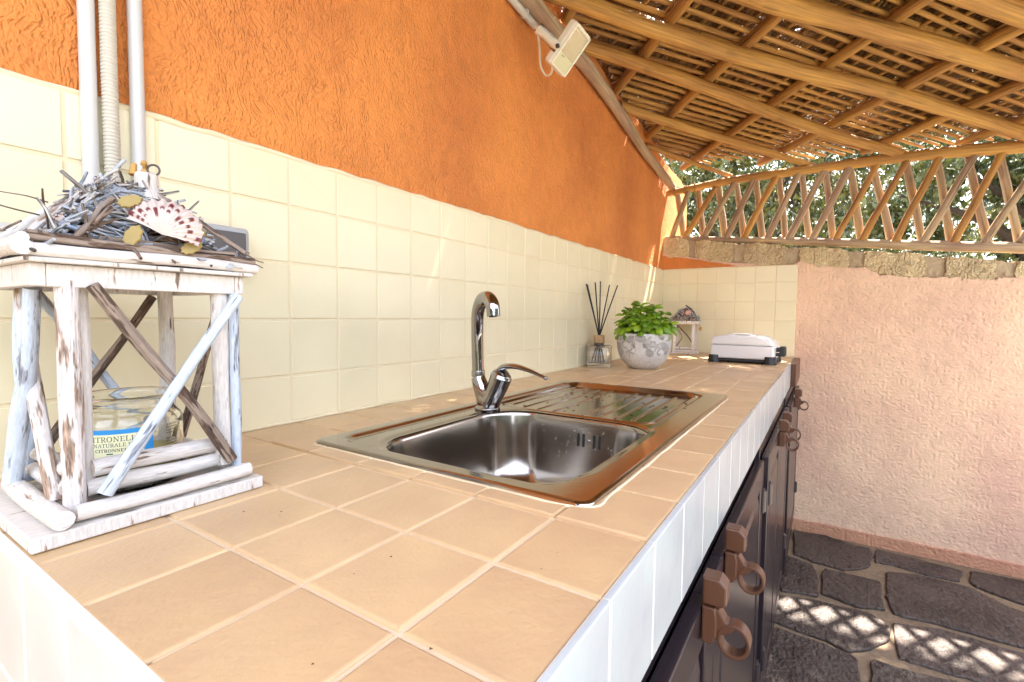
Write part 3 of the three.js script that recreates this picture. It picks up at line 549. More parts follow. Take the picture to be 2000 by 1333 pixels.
// ---------------------------------------------------------------- sink
{
  const s = thing('kitchen_sink', 'stainless steel sink with one bowl and a ribbed draining board', 'sink', V(0, 0, 0));
  const { x0, x1, z0, z1 } = SINK, W = x1 - x0, L = z1 - z0, bowl = { cx: 0.402, cz: -0.672, w: 0.335, l: 0.385, r: 0.085 };
  const sdr = (x, z, cx, cz, w, l, r) => { const qx = Math.abs(x - cx) - w / 2 + r, qz = Math.abs(z - cz) - l / 2 + r; return Math.hypot(Math.max(qx, 0), Math.max(qz, 0)) + Math.min(Math.max(qx, qz), 0) - r; };
  const ribs = [0.225, 0.262, 0.299, 0.336, 0.404, 0.437, 0.470, 0.503].map((x, k) => [x, [-0.90, -0.885, -0.875, -0.868, -0.868, -0.872, -0.885, -0.90][k] - 0.01, -1.245]);
  const H = (x, z) => {
    const e = -sdr(x, z, (x0 + x1) / 2, (z0 + z1) / 2, W, L, 0.018);
    let h = 0.0062 * Math.sqrt(clamp(1 - Math.pow(1 - clamp(e / 0.006), 2)));
    const inner = sdr(x, z, 0.375, -0.872, 0.372, 0.79, 0.03);
    h -= 0.0052 * sstep(0.006, -0.006, inner);
    const dr = sdr(x, z, 0.372, -1.075, 0.345, 0.40, 0.03);
    h -= 0.0045 * sstep(0.004, -0.008, dr);
    if (dr < 0) for (const [rx, za, zb] of ribs) { const d = Math.abs(x - rx); if (d < 0.012) h += 0.0026 * Math.exp(-d * d / (2 * 0.0019 * 0.0019)) * sstep(zb - 0.004, zb + 0.012, z) * sstep(za + 0.004, za - 0.012, z); }
    h += 0.0018 * Math.exp(-Math.pow(dr / 0.006, 2));
    const bd = sdr(x, z, bowl.cx, bowl.cz, bowl.w, bowl.l, bowl.r);
    h -= 0.002 * sstep(0.012, 0.0, bd);
    return h;
  };
  const nx = 420, nz = 500, P = [], U = [], I = [];
  for (let j = 0; j <= nz; j++) for (let i = 0; i <= nx; i++) { const x = x0 + W * i / nx, z = z0 + L * j / nz; P.push(x, H(x, z), z); U.push(x, z); }
  const inB = (i, j) => sdr(x0 + W * i / nx, z0 + L * j / nz, bowl.cx, bowl.cz, bowl.w, bowl.l, bowl.r) < -0.0005;
  const corner = (i, j) => sdr(x0 + W * i / nx, z0 + L * j / nz, (x0 + x1) / 2, (z0 + z1) / 2, W, L, 0.018) > 0.0006;
  for (let j = 0; j < nz; j++) for (let i = 0; i < nx; i++) {
    if (inB(i, j) && inB(i + 1, j + 1) && inB(i + 1, j) && inB(i, j + 1)) continue;
    if (corner(i, j) || corner(i + 1, j + 1) || corner(i + 1, j) || corner(i, j + 1)) continue;
    const a = j * (nx + 1) + i, b = a + nx + 1; I.push(a, b, a + 1, a + 1, b, b + 1);
  }
  const g = new THREE.BufferGeometry(); g.setAttribute('position', new THREE.Float32BufferAttribute(P, 3)); g.setAttribute('uv', new THREE.Float32BufferAttribute(U, 2)); g.setIndex(I); g.computeVertexNormals();
  obj('drainer_deck', g, M.steel, s);
  // bowl: rings of rounded rectangles
  const prof = [[-0.008, -0.0007], [-0.005, -0.0004], [-0.001, -0.0012], [0.002, -0.004], [0.0035, -0.01], [0.006, -0.03], [0.009, -0.06], [0.0125, -0.09], [0.017, -0.113], [0.025, -0.131], [0.037, -0.143], [0.053, -0.149], [0.08, -0.1515], [0.12, -0.153], [0.16, -0.154]];
  const bp = [], bi = [], M4 = 24, ringN = 4 * M4;
  for (const [ins, y] of prof) {
    const w = bowl.w / 2 - ins, l = bowl.l / 2 - ins, r = Math.min(Math.max(0.006, bowl.r - ins * 0.5), w, l);
    for (let q = 0; q < 4; q++) for (let k = 0; k < M4; k++) { const a = (q + k / (M4 - 1)) * Math.PI / 2, sx = q === 0 || q === 3 ? 1 : -1, sz = q < 2 ? 1 : -1; bp.push(bowl.cx + sx * (w - r) + Math.cos(a) * r, y - 0.0005, bowl.cz + sz * (l - r) + Math.sin(a) * r); }
  }
  for (let k = 0; k + 1 < prof.length; k++) for (let j = 0; j < ringN; j++) { const a = k * ringN + j, b = k * ringN + (j + 1) % ringN; bi.push(a, b, a + ringN, b, b + ringN, a + ringN); }
  bp.push(bowl.cx, -0.1555, bowl.cz); const last = (prof.length - 1) * ringN; for (let j = 0; j < ringN; j++) bi.push(last + j, last + (j + 1) % ringN, bp.length / 3 - 1);
  const bg = new THREE.BufferGeometry(); bg.setAttribute('position', new THREE.Float32BufferAttribute(bp, 3)); bg.setIndex(bi); bg.computeVertexNormals();
  const bo = obj('bowl', uvBox(bg.toNonIndexed()), M.bowl, s);
  { const bg2 = bg.clone(); bg2.setAttribute('uv', new THREE.Float32BufferAttribute(bp.flatMap((v, i) => (i % 3 === 1 ? [] : [v])), 2)); bo.geometry = bg2; }
  const drain = lathe([[0, 0.002], [0.03, 0.002], [0.038, 0.004], [0.043, 0.002], [0.0435, -0.002]], 36); drain.translate(bowl.cx, -0.1545, bowl.cz); obj('drain_ring', drain, M.chrome, bo);
  const pl = lathe([[0, 0.007], [0.012, 0.0065], [0.026, 0.004], [0.027, 0.001]], 30); pl.translate(bowl.cx, -0.152, bowl.cz); obj('drain_plug', pl, M.dark, bo);
  // overflow: four dark boxes for the shade in its slots and a screw in the far wall of the bowl
  const zf = bowl.cz - bowl.l / 2 + 0.0078;
  for (const dx of [-0.0245, -0.0135, 0.0085, 0.0195]) { const q = bx(-0.0028, 0.0028, -0.0125, 0.0125, -0.0012, 0.0012, 0.0011); q.rotateX(-0.10); q.translate(0.438 + dx, -0.043, zf - 0.0006); obj('overflow_slot', q, M.dark, bo); }
  { const q = new THREE.SphereGeometry(0.004, 14, 10); q.scale(1, 1, 0.5); q.translate(0.4355, -0.043, zf); obj('overflow_screw', q, M.chrome, bo); }
  // white sealing bead on the tiles round the rim
  const sp = []; const bead = (xa, za, xb, zb, n) => { for (let k = 0; k < n; k++) sp.push(V(lerp(xa, xb, k / n) + rr(-0.0006, 0.0006), 0.0006, lerp(za, zb, k / n) + rr(-0.0006, 0.0006))); };
  const e = 0.003; bead(x0 + 0.012, z1 + e, x1 - 0.012, z1 + e, 14); bead(x1 + e, z1 - 0.012, x1 + e, z0 + 0.012, 26); bead(x1 - 0.012, z0 - e, x0 + 0.012, z0 - e, 14); bead(x0 - e, z0 + 0.012, x0 - e, z1 - 0.012, 26); sp.push(sp[0].clone());
  obj('sealing_bead', stick(sp, [0.002, 0.0026, 0.0018, 0.0024], { n: 300, m: 7, rough: 0.16, cap: false }), M.grout, s);
  // water drops on the deck and in the bowl
  const drop = new THREE.SphereGeometry(1, 10, 6, 0, 6.3, 0, 1.57), drops = [];
  for (let k = 0; k < 70; k++) { const x = rr(0.2, 0.57), z = rr(-1.2, -0.84), bd = sdr(x, z, bowl.cx, bowl.cz, bowl.w, bowl.l, bowl.r); if (bd < 0.008) continue; const r = rr(0.0012, 0.0034), q = drop.clone(); q.scale(r * rr(1, 1.6), r * 0.5, r * rr(1, 1.6)); q.translate(x, H(x, z), z); drops.push(q); }
  for (let k = 0; k < 40; k++) { const r = rr(0.001, 0.0024), q = drop.clone(); q.scale(r, r * 0.6, r * 1.4); q.rotateX(Math.PI / 2 - 0.05); const y = rr(-0.10, -0.02); q.translate(rr(0.33, 0.5), y, bowl.cz - bowl.l / 2 + 0.004 - (y + 0.01) * 0.105); drops.push(q); }
  const dm = obj('water_drops', drops, phys(lin(1, 1, 1), 0.02, { transmission: 1, ior: 1.33, thickness: 0.002 }), s); dm.userData.kind = 'stuff';
}

// ---------------------------------------------------------------- tap
{
  const t = thing('mixer_tap', 'chrome mixer tap with a curved spout and a lever handle behind the sink bowl', 'tap', V(0.222, 0.0008, -0.82));
  const at = (a) => a.map((p) => V(p[0] - 0.222, p[1], p[2] + 0.82));
  const ring = lathe([[0, 0.0], [0.0265, 0.0], [0.0265, 0.004], [0.025, 0.0055], [0.0225, 0.006], [0.0205, 0.010]], 40); obj('base_ring', ring, M.chrome, t);
  const arm1 = tube(at([[0.224, 0.004, -0.82], [0.218, 0.02, -0.82], [0.207, 0.042, -0.82], [0.199, 0.060, -0.82], [0.197, 0.066, -0.82]]), [0.0205, 0.0205, 0.0175, 0.0155, 0.0146], { m: 28 });
  const arm2 = tube(at([[0.224, 0.003, -0.82], [0.233, 0.024, -0.82], [0.246, 0.048, -0.82], [0.254, 0.066, -0.82]]), [0.0205, 0.0215, 0.0205, 0.0215, 0.0222], { m: 28 });
  const web = ext([[-0.03, 0.06], [-0.018, 0.018], [0.004, 0.006], [0.02, 0.03], [0.03, 0.058], [0.0, 0.046]].reverse(), 0.022, 0.008, 4); web.translate(0.002, -0.004, -0.011);
  obj('body', [arm1, arm2, uvBox(web)], M.chrome, t);
  const collar = lathe([[0.0126, 0], [0.0142, 0.001], [0.0142, 0.013], [0.0128, 0.0145]], 30); collar.translate(0.197 - 0.222, 0.066, 0); obj('spout_collar', collar, M.chrome, t);
  const sp = tube(at([[0.197, 0.07, -0.82], [0.195, 0.12, -0.82], [0.197, 0.165, -0.816], [0.207, 0.204, -0.805], [0.227, 0.227, -0.792], [0.251, 0.229, -0.779], [0.267, 0.217, -0.77], [0.271, 0.205, -0.768]]), [0.0124, 0.0126, 0.0128, 0.0132, 0.0138, 0.014, 0.0136, 0.013], { n: 60, m: 26, upv: V(0, 0, 1) });
  const so = obj('spout', sp, M.chrome, t);
  const aer = tube(at([[0.2706, 0.207, -0.768], [0.2722, 0.194, -0.767]]), [0.0134, 0.0128], { n: 3, m: 26 }); obj('aerator', aer, M.chrome, so);
  const hole = tube(at([[0.2721, 0.1945, -0.767], [0.2723, 0.1932, -0.767]]), 0.0088, { n: 2, m: 22 }); obj('aerator_mesh', hole, M.dark, so);
  // lever: domed cap on the cartridge, flattening into a thin curved blade
  const cap = tube(at([[0.2535, 0.065, -0.82], [0.257, 0.0735, -0.82], [0.261, 0.082, -0.82], [0.264, 0.0885, -0.82]]), [0.0222, 0.0228, 0.019, 0.010, 0.002], { m: 28 });
  const blade = tube(at([[0.246, 0.080, -0.82], [0.262, 0.091, -0.82], [0.285, 0.0945, -0.82], [0.315, 0.090, -0.82], [0.345, 0.081, -0.82], [0.358, 0.0765, -0.82]]), [0.009, 0.0155, 0.0135, 0.0095, 0.0065, 0.0055], { n: 40, m: 22, flat: 0.42, upv: V(0, 1, 0) });
  const tip = new THREE.SphereGeometry(0.0044, 16, 12); tip.scale(1, 0.8, 1.15); tip.translate(0.359 - 0.222, 0.0762, 0);
  obj('lever', [cap, blade, uvBox(tip)], M.chrome, t);
}

// ---------------------------------------------------------------- cabinets under the counter
{
  const clip = (z, xf, yTop) => {   // brown catch: a block on the frame and a ring held on the door, ring facing along the counter
    const b = ext([[0, 0.016], [0.018, 0.016], [0.026, 0.008], [0.026, -0.012], [0.021, -0.016], [0, -0.016]].reverse(), 0.021, 0.0022, 2); b.translate(xf, yTop, z - 0.0105);
    const plate = ext([[0, -0.019], [0.014, -0.019], [0.0165, -0.03], [0.0165, -0.052], [0.012, -0.062], [0, -0.062]].reverse(), 0.02, 0.002, 2); plate.translate(xf, yTop, z - 0.01);
    const neck = ext([[0.010, -0.020], [0.018, -0.021], [0.025, -0.032], [0.035, -0.038], [0.03, -0.046], [0.016, -0.052], [0.010, -0.05]].reverse(), 0.013, 0.002, 2); neck.translate(xf, yTop, z - 0.0065);
    const ro = 0.0185, ri = 0.0142, n = 40, o = [], i = [];
    for (let k = 0; k < n; k++) { const a = k / n * 6.2832; o.push([Math.cos(a) * ro * 0.95, Math.sin(a) * ro * 1.08]); i.push([Math.cos(a) * ri * 0.95, Math.sin(a) * ri * 1.08]); }
    const rg = ext(o, 0.016, 0.0012, 2, [i]); rg.translate(xf + 0.034, yTop - 0.053, z - 0.008);
    const s1 = new THREE.CylinderGeometry(0.0035, 0.0035, 0.001, 14); s1.rotateX(Math.PI / 2); s1.translate(xf + 0.019, yTop - 0.004, z + 0.011);
    return [b, plate, neck, rg, s1].map((g) => uvBox(g));
  };
  const door = (cab, z0, z1, xf, hz, hinges) => {
    const y0 = FLOOR + 0.075, y1 = -0.142, zc = (z0 + z1) / 2, yc = (y0 + y1) / 2, h = y1 - y0, w = z1 - z0, b = 0.055;
    const d = obj('door', [
      bx(xf, xf + 0.018, y0, y1, z0, z0 + b, 0.003), bx(xf, xf + 0.018, y0, y1, z1 - b, z1, 0.003),
      bx(xf, xf + 0.0176, y1 - b, y1, z0 + b - 0.001, z1 - b + 0.001, 0.003), bx(xf, xf + 0.0176, y0, y0 + b, z0 + b - 0.001, z1 - b + 0.001, 0.003)], M.cabinet, cab);
    const pan = new THREE.CylinderGeometry(0.5, 0.5 * 1.0, 1, 4); pan.dispose();
    const pw = w - 2 * b, ph = h - 2 * b, q = ext([[-pw / 2 + 0.004, -ph / 2 + 0.004], [pw / 2 - 0.004, -ph / 2 + 0.004], [pw / 2 - 0.004, ph / 2 - 0.004], [-pw / 2 + 0.004, ph / 2 - 0.004]], 0.002, 0.02, 1); q.scale(1, 1, 0.45);
    q.rotateY(Math.PI / 2); q.translate(xf + 0.007, yc, zc); obj('door_panel', uvBox(q), M.cabinet, d);
    obj('panel_back', bx(xf + 0.001, xf + 0.006, y0 + b - 0.004, y1 - b + 0.004, z0 + b - 0.004, z1 - b + 0.004), M.cabinetIn, d);
    obj('catch', clip(hz, xf + 0.0185, -0.118), M.handle, d);
    for (const y of [-0.235, -0.66]) obj('hinge', [bx(xf + 0.0178, xf + 0.0225, y - 0.028, y + 0.028, hinges - 0.010, hinges + 0.010, 0.001), uvBox(new THREE.CylinderGeometry(0.0055, 0.0055, 0.05, 12).translate(xf + 0.0215, y, hinges))], M.hinge, d);
  };
  const cabinet = (label, z0, z1, xf, doors) => {
    const c = thing('kitchen_cabinet', label, 'cabinet', V(0, 0, 0), 0, 'dark cabinets under the counter');
    const t = 0.03, yb = FLOOR + 0.06, yt = -0.111;
    obj('frame', [bx(xf - t, xf, yt - 0.034, yt, z0, z1, 0.002), bx(xf - t, xf, yb, yb + 0.03, z0, z1, 0.002), bx(xf - t, xf - 0.0005, yb + 0.03, yt - 0.034, z0, z0 + 0.02, 0.002), bx(xf - t, xf - 0.0005, yb + 0.03, yt - 0.034, z1 - 0.02, z1, 0.002)], M.cabinet, c);
    obj('side_panel', [bx(0.12, xf - t - 0.001, yb, yt - 0.001, z0 + 0.001, z0 + 0.016), bx(0.12, xf - t - 0.001, yb, yt - 0.001, z1 - 0.016, z1 - 0.001)], M.cabinetIn, c);
    obj('bottom_panel', bx(0.12, xf - t - 0.001, yb - 0.02, yb - 0.001, z0 + 0.017, z1 - 0.017), M.cabinetIn, c);
    obj('plinth', bx(0.58, xf - 0.02, FLOOR + 0.002, yb - 0.001, z0 + 0.001, z1 - 0.001), M.cabinetIn, c);
    doors(c);
  };
  cabinet('nearest dark cabinet, below the sink, with two brown ring catches', -1.305, -0.14, 0.680, (c) => { door(c, -0.67, -0.16, 0.682, -0.594, -0.172); door(c, -1.29, -0.675, 0.682, -0.749, -1.275); });
  cabinet('middle dark cabinet, between the one below the sink and the one beside the pink wall', -2.14, -1.31, 0.688, (c) => { door(c, -1.70, -1.325, 0.690, -1.63, -1.34); door(c, -2.125, -1.705, 0.690, -1.775, -2.11); });
  cabinet('farthest dark cabinet, beside the pink wall', BACK + 0.02, -2.145, 0.694, (c) => { door(c, BACK + 0.03, -2.16, 0.696, -2.39, BACK + 0.045); });
}

// ---------------------------------------------------------------- driftwood lantern at the near end
const PUSH = (list, ...g) => list.push(...g);
{
  const t = thing('driftwood_lantern', 'large whitewashed driftwood lantern with a scallop shell on its twig roof', 'lantern', V(0.185, 0.0006, -0.2075));
  const at = (p) => V(p[0] - 0.185, p[1], p[2] + 0.2075);
  const S = (a, b, r, m, name = 'post', o = {}, par = t) => obj(name, stick([at(a), at(b)], (Array.isArray(r) ? r : [r, r]).map((q) => q * 0.8), { n: 16, m: 12, rough: 0.07, bend: 0.012, ...o }), m, par);
  obj('base_board', (() => { const g = bx(-0.096, 0.096, 0, 0.0125, -0.096, 0.096, 0.0018); return g; })(), M.paintWhite, t);
  // log rails on the base, two layers
  S([0.272, 0.022, -0.142], [0.272, 0.0225, -0.292], 0.0088, M.paintWhite, 'log');
  S([0.284, 0.0225, -0.131], [0.126, 0.0225, -0.133], 0.0105, M.paintWhite, 'log');
  S([0.12, 0.022, -0.285], [0.268, 0.022, -0.287], 0.0085, M.paintWhite, 'log');
  S([0.106, 0.022, -0.14], [0.106, 0.022, -0.29], 0.0088, M.paintWhite, 'log');
  S([0.253, 0.036, -0.155], [0.253, 0.036, -0.272], 0.0095, M.paintWhite, 'log');
  S([0.252, 0.053, -0.160], [0.252, 0.052, -0.266], 0.0098, M.paintWhite, 'log');
  S([0.24, 0.036, -0.147], [0.14, 0.036, -0.147], 0.009, M.paintWhite, 'log');
  S([0.24, 0.052, -0.149], [0.145, 0.052, -0.149], 0.009, M.paintWhite, 'log');
  S([0.24, 0.036, -0.276], [0.14, 0.036, -0.276], 0.009, M.paintWhite, 'log');
  S([0.116, 0.036, -0.155], [0.116, 0.036, -0.268], 0.009, M.paintWhite, 'log');
  // corner posts and their half-round companions
  S([0.259, 0.016, -0.146], [0.257, 0.222, -0.146], [0.0105, 0.0108], M.paintWorn, 'post', { bend: 0.004 });
  S([0.245, 0.03, -0.158], [0.243, 0.222, -0.157], 0.0085, M.paintWhite, 'post', { bend: 0.003 });
  S([0.255, 0.03, -0.274], [0.253, 0.222, -0.273], 0.0105, M.paintWhite, 'post', { bend: 0.004 });
  S([0.262, 0.026, -0.284], [0.262, 0.216, -0.284], 0.0062, M.paintBlue, 'post', { bend: 0.006 });
  S([0.128, 0.024, -0.144], [0.132, 0.222, -0.147], 0.010, M.paintBlue, 'post', { bend: 0.01 });
  S([0.122, 0.016, -0.274], [0.122, 0.222, -0.274], 0.0105, M.paintWhite, 'post', { bend: 0.004 });
  // crossed braces: front, near side, wall side, far side
  S([0.269, 0.219, -0.160], [0.268, 0.036, -0.275], [0.0066, 0.0076], M.bark, 'brace', { rough: 0.14, bend: 0.022 });
  S([0.278, 0.214, -0.281], [0.276, 0.034, -0.161], [0.0062, 0.008], M.paintBlue, 'brace', { rough: 0.1, bend: 0.012 });
  S([0.222, 0.216, -0.132], [0.15, 0.032, -0.129], [0.0082, 0.0096], M.paintBlue, 'brace', { rough: 0.12, bend: 0.02 });
  S([0.152, 0.216, -0.141], [0.236, 0.026, -0.138], [0.0078, 0.0085], M.paintWorn, 'brace', { rough: 0.14, bend: 0.03 });
  S([0.112, 0.214, -0.16], [0.112, 0.05, -0.262], 0.0062, M.paintBlue, 'brace', { rough: 0.1, bend: 0.02 });
  S([0.119, 0.214, -0.262], [0.119, 0.05, -0.16], 0.0058, M.bark, 'brace', { rough: 0.14, bend: 0.025 });
  S([0.245, 0.216, -0.283], [0.135, 0.04, -0.283], 0.006, M.bark, 'brace', { rough: 0.14, bend: 0.02 });
  // eaves: boards, then two layers of sticks
  obj('eaves_board', [bx(-0.078, 0.0795, 0.2165, 0.2355, -0.086, -0.0765, 0.001), bx(-0.078, 0.0795, 0.2165, 0.2355, 0.0765, 0.0865, 0.001), bx(0.0705, 0.0798, 0.2162, 0.2352, -0.0763, 0.0763, 0.001), bx(-0.0798, -0.0705, 0.2162, 0.2352, -0.0763, 0.0763, 0.001)], M.paintWhite, t);
  obj('roof_board', bx(-0.086, 0.088, 0.2358, 0.2398, -0.092, 0.092, 0.0012), M.paintWhite, t);
  S([0.268, 0.2455, -0.118], [0.268, 0.2445, -0.306], [0.0072, 0.0066], M.paintWhite, 'eaves_stick');
  S([0.276, 0.247, -0.1145], [0.098, 0.247, -0.114], [0.0085, 0.0072], M.paintWhite, 'eaves_stick');
  S([0.270, 0.2545, -0.1165], [0.11, 0.2565, -0.117], [0.0058, 0.005], M.paintWhite, 'eaves_stick');
  S([0.265, 0.2575, -0.120], [0.265, 0.2535, -0.305], [0.0056, 0.0052], M.bark, 'eaves_stick', { rough: 0.16, bend: 0.008 });
  S([0.112, 0.247, -0.30], [0.26, 0.247, -0.302], 0.006, M.bark, 'eaves_stick');
  // twig roof: a hipped core under many small twigs
  const cx = 0, cz = 0, b = 0.078, y0 = 0.240, y1 = 0.328, top = 0.012;
  const core = new THREE.CylinderGeometry(top * 1.414, b * 1.35, y1 - y0, 4, 1); core.rotateY(Math.PI / 4); core.translate(cx, (y0 + y1) / 2, cz); obj('roof_core', uvBox(core), M.twigs[3], t);
  const sides = [[V(1, 0, 0), V(0, 0, -1)], [V(0, 0, 1), V(1, 0, 0)], [V(-1, 0, 0), V(0, 0, 1)], [V(0, 0, -1), V(-1, 0, 0)]];
  const fine = [[], [], [], [], []];
  sides.forEach(([n, u], si) => {
    for (let k = 0; k < (si < 2 ? 300 : 80); k++) {
      const v = Math.pow(rnd(), 1.2) * 0.96, half = lerp(b * 1.03, top, v), c = rr(-half, half), len = rr(0.015, 0.04), big = si < 2 && k < 34;
      const p = V(0, lerp(y0 + 0.006, y1, v), 0).addScaledVector(n, lerp(b * 0.97, top, v) + rr(0.001, 0.006)).addScaledVector(u, c);
      const d = u.clone().multiplyScalar(rr(-1, 1) + (si ? 0.3 : 0.9)).add(V(0, 1, 0).addScaledVector(n, -0.85).multiplyScalar(rr(-0.55, 0.45))).addScaledVector(n, rr(-0.08, 0.12)).normalize();
      const e = p.clone().addScaledVector(d, len), a = p.clone().addScaledVector(d, -len * 0.4); a.y = Math.max(a.y, 0.245); e.y = Math.max(e.y, 0.244); const q = stick([a, e], [big ? rr(0.0017, 0.003) : rr(0.001, 0.0021), rr(0.0008, 0.0016)], { n: 4, m: 6, rough: 0.16, bend: 0.04 });
      const mi = v > 0.45 || si ? pick([4, 0, 4, 2, 4, 0]) : pick([0, 1, 1, 0, 2, 3, 4]);
      if (big) obj('twig', q, M.twigs[mi], t); else fine[mi].push(q);
    }
  });
  fine.forEach((l, i) => { const o = obj('twig_thatch', l, M.twigs[i], t); o.userData.kind = 'stuff'; });
  // ridge sticks and loose twigs that stand out
  S([0.196, 0.331, -0.222], [0.262, 0.262, -0.298], [0.0038, 0.0030], M.bark, 'ridge_stick', { rough: 0.18, bend: 0.02 });
  S([0.235, 0.303, -0.187], [0.265, 0.259, -0.150], [0.0034, 0.0026], M.bark, 'ridge_stick', { rough: 0.2, bend: 0.04 });
  S([0.246, 0.292, -0.182], [0.268, 0.270, -0.162], [0.003, 0.0034], M.bark, 'ridge_stick', { rough: 0.2, bend: 0.05 });
  S([0.182, 0.328, -0.19], [0.235, 0.262, -0.128], [0.0042, 0.0034], M.paintWorn, 'ridge_stick', { rough: 0.18, bend: 0.03 });
  S([0.150, 0.305, -0.172], [0.122, 0.262, -0.128], [0.0042, 0.005], M.paintWhite, 'ridge_stick', { rough: 0.12, bend: 0.03 });
  S([0.252, 0.262, -0.17], [0.262, 0.2605, -0.286], [0.0028, 0.0024], M.bark, 'ridge_stick', { rough: 0.2, bend: 0.03 });
  for (const [a, e, r] of [[[0.19, 0.285, -0.146], [0.205, 0.292, -0.098], 0.0009], [[0.2, 0.296, -0.15], [0.19, 0.304, -0.105], 0.0008], [[0.23, 0.268, -0.142], [0.243, 0.30, -0.136], 0.0012], [[0.258, 0.262, -0.294], [0.252, 0.255, -0.324], 0.0012], [[0.262, 0.258, -0.288], [0.27, 0.247, -0.313], 0.0012], [[0.246, 0.286, -0.17], [0.256, 0.258, -0.15], 0.0012], [[0.215, 0.31, -0.18], [0.236, 0.27, -0.16], 0.0014], [[0.17, 0.28, -0.138], [0.14, 0.268, -0.122], 0.0014]]) S(a, e, [r, r * 0.7], M.bark, 'twig', { m: 6, rough: 0.25, bend: 0.03 });
  // white wooden cap with the eyelet, ring and rope
  const capw = lathe([[0.021, 0], [0.017, 0.010], [0.0115, 0.018], [0.0105, 0.021], [0.0105, 0.0335], [0.0095, 0.035], [0, 0.0352]], 22); capw.translate(0.012, 0.307, -0.022); obj('cap', uvBox(capw), M.paintWhite, t);
  const eye = new THREE.TorusGeometry(0.0055, 0.0011, 8, 24); eye.rotateY(0.9); eye.translate(0.0165, 0.3465, -0.027); obj('metal_ring', eye, M.hinge, t);
  const rp = []; for (let k = 0; k <= 10; k++) { const a = k / 10 * 5.2 + 0.4; rp.push(V(0.012 + Math.cos(a) * 0.0052, 0.3475 + Math.sin(a) * 0.0058, -0.0205 + Math.cos(a) * 0.003)); }
  const ropeM = mat(lin(0.55, 0.33, 0.10), 0.9, { bumpMap: woodBump, bumpScale: 0.002 });
  obj('rope_knot', [stick(rp, 0.0024, { n: 30, m: 8, rough: 0.2 }), stick([V(0.006, 0.351, -0.014), V(0.008, 0.339, -0.012)], [0.0028, 0.0036], { n: 5, m: 7, rough: 0.3 })], ropeM, t);
  // scallop: fan of ribs, maroon spots in rings
  const fan = (R, ribs, spread, dome) => {
    const nu = ribs * 8, nv = 22, P = [], C = [], I = [];
    for (let j = 0; j <= nv; j++) for (let i = 0; i <= nu; i++) {
      const a = (i / nu - 0.5) * spread, v = j / nv, rib = Math.cos(i / nu * ribs * 6.2832), r = R * v * (1 - 0.16 * Math.pow(Math.abs(i / nu - 0.5) * 2, 3)) * (1 + 0.025 * rib * v);
      P.push(Math.sin(a) * r, Math.cos(a) * r - R * 0.1, dome * Math.sin(Math.min(1, v * 0.96 + 0.04) * 3.0) * (1 - 0.5 * Math.pow(Math.abs(i / nu - 0.5) * 2, 2)) + rib * 0.0015 * v + (1 - v) * 0.0015);
      const k = Math.floor(i / nu * ribs + 0.5), sp = noise(k * 1.7 + 0.3, v * 13 + k * 0.61, 997, 997, 5), on = sp > 0.60 && v > 0.28 && rib > -0.45 ? sstep(0.60, 0.66, sp) * sstep(0.28, 0.5, v) : 0, blush = 0.3 * sstep(0.3, 0.6, noise(k * 0.8, v * 5, 997, 997, 9));
      C.push(lerp(lerp(0.66, 0.58, blush), 0.15, on), lerp(lerp(0.58, 0.42, blush), 0.022, on), lerp(lerp(0.53, 0.38, blush), 0.025, on));
    }
    for (let j = 0; j < nv; j++) for (let i = 0; i < nu; i++) { const a = j * (nu + 1) + i, c = a + nu + 1; I.push(a, c, a + 1, a + 1, c, c + 1); }
    const g = new THREE.BufferGeometry(); g.setAttribute('position', new THREE.Float32BufferAttribute(P, 3)); g.setAttribute('color', new THREE.Float32BufferAttribute(C, 3)); g.setIndex(I); g.computeVertexNormals(); return g;
  };
  const shellM = mat(0xffffff, 0.45, { vertexColors: true, side: THREE.DoubleSide });
  const sh = obj('scallop_shell', fan(0.0355, 13, 3.0, 0.009), shellM, t); sh.position.copy(at([0.268, 0.273, -0.216])); sh.rotation.set(-0.22, 1.12, -0.38, 'YXZ');
  const yel = mat(lin(0.40, 0.30, 0.11), 0.7, { map: tileTone });
  const star = (n, r, k, th) => { const p = []; for (let i = 0; i < n * 2; i++) { const a = i / n / 2 * 6.2832, q = (i % 2 ? k : 1) * r; p.push([Math.cos(a) * q, Math.sin(a) * q]); } return uvBox(ext(p, th, 0.0012, 2)); };
  for (const [p, r, n, tz] of [[[0.250, 0.300, -0.196], 0.012, 7, 0.4], [[0.266, 0.266, -0.192], 0.013, 5, 1.1], [[0.262, 0.277, -0.246], 0.012, 6, 0.2], [[0.2735, 0.2605, -0.238], 0.012, 7, 0.6]]) { const q = obj('dried_flower', star(n + 3, r * 0.72, 0.86, 0.0016), yel, t); q.position.copy(at(p)); q.rotation.set(-0.35 + tz * 0.2, 1.2 - tz * 0.3, tz, 'YXZ'); q.scale.set(1.25, 0.75, 1); }
  const sc = fan(0.011, 6, 2.2, 0.003); const s2 = obj('small_shell', sc, shellM, t); s2.position.copy(at([0.238, 0.276, -0.152])); s2.rotation.set(-0.6, 0.9, 1.8, 'YXZ');
}

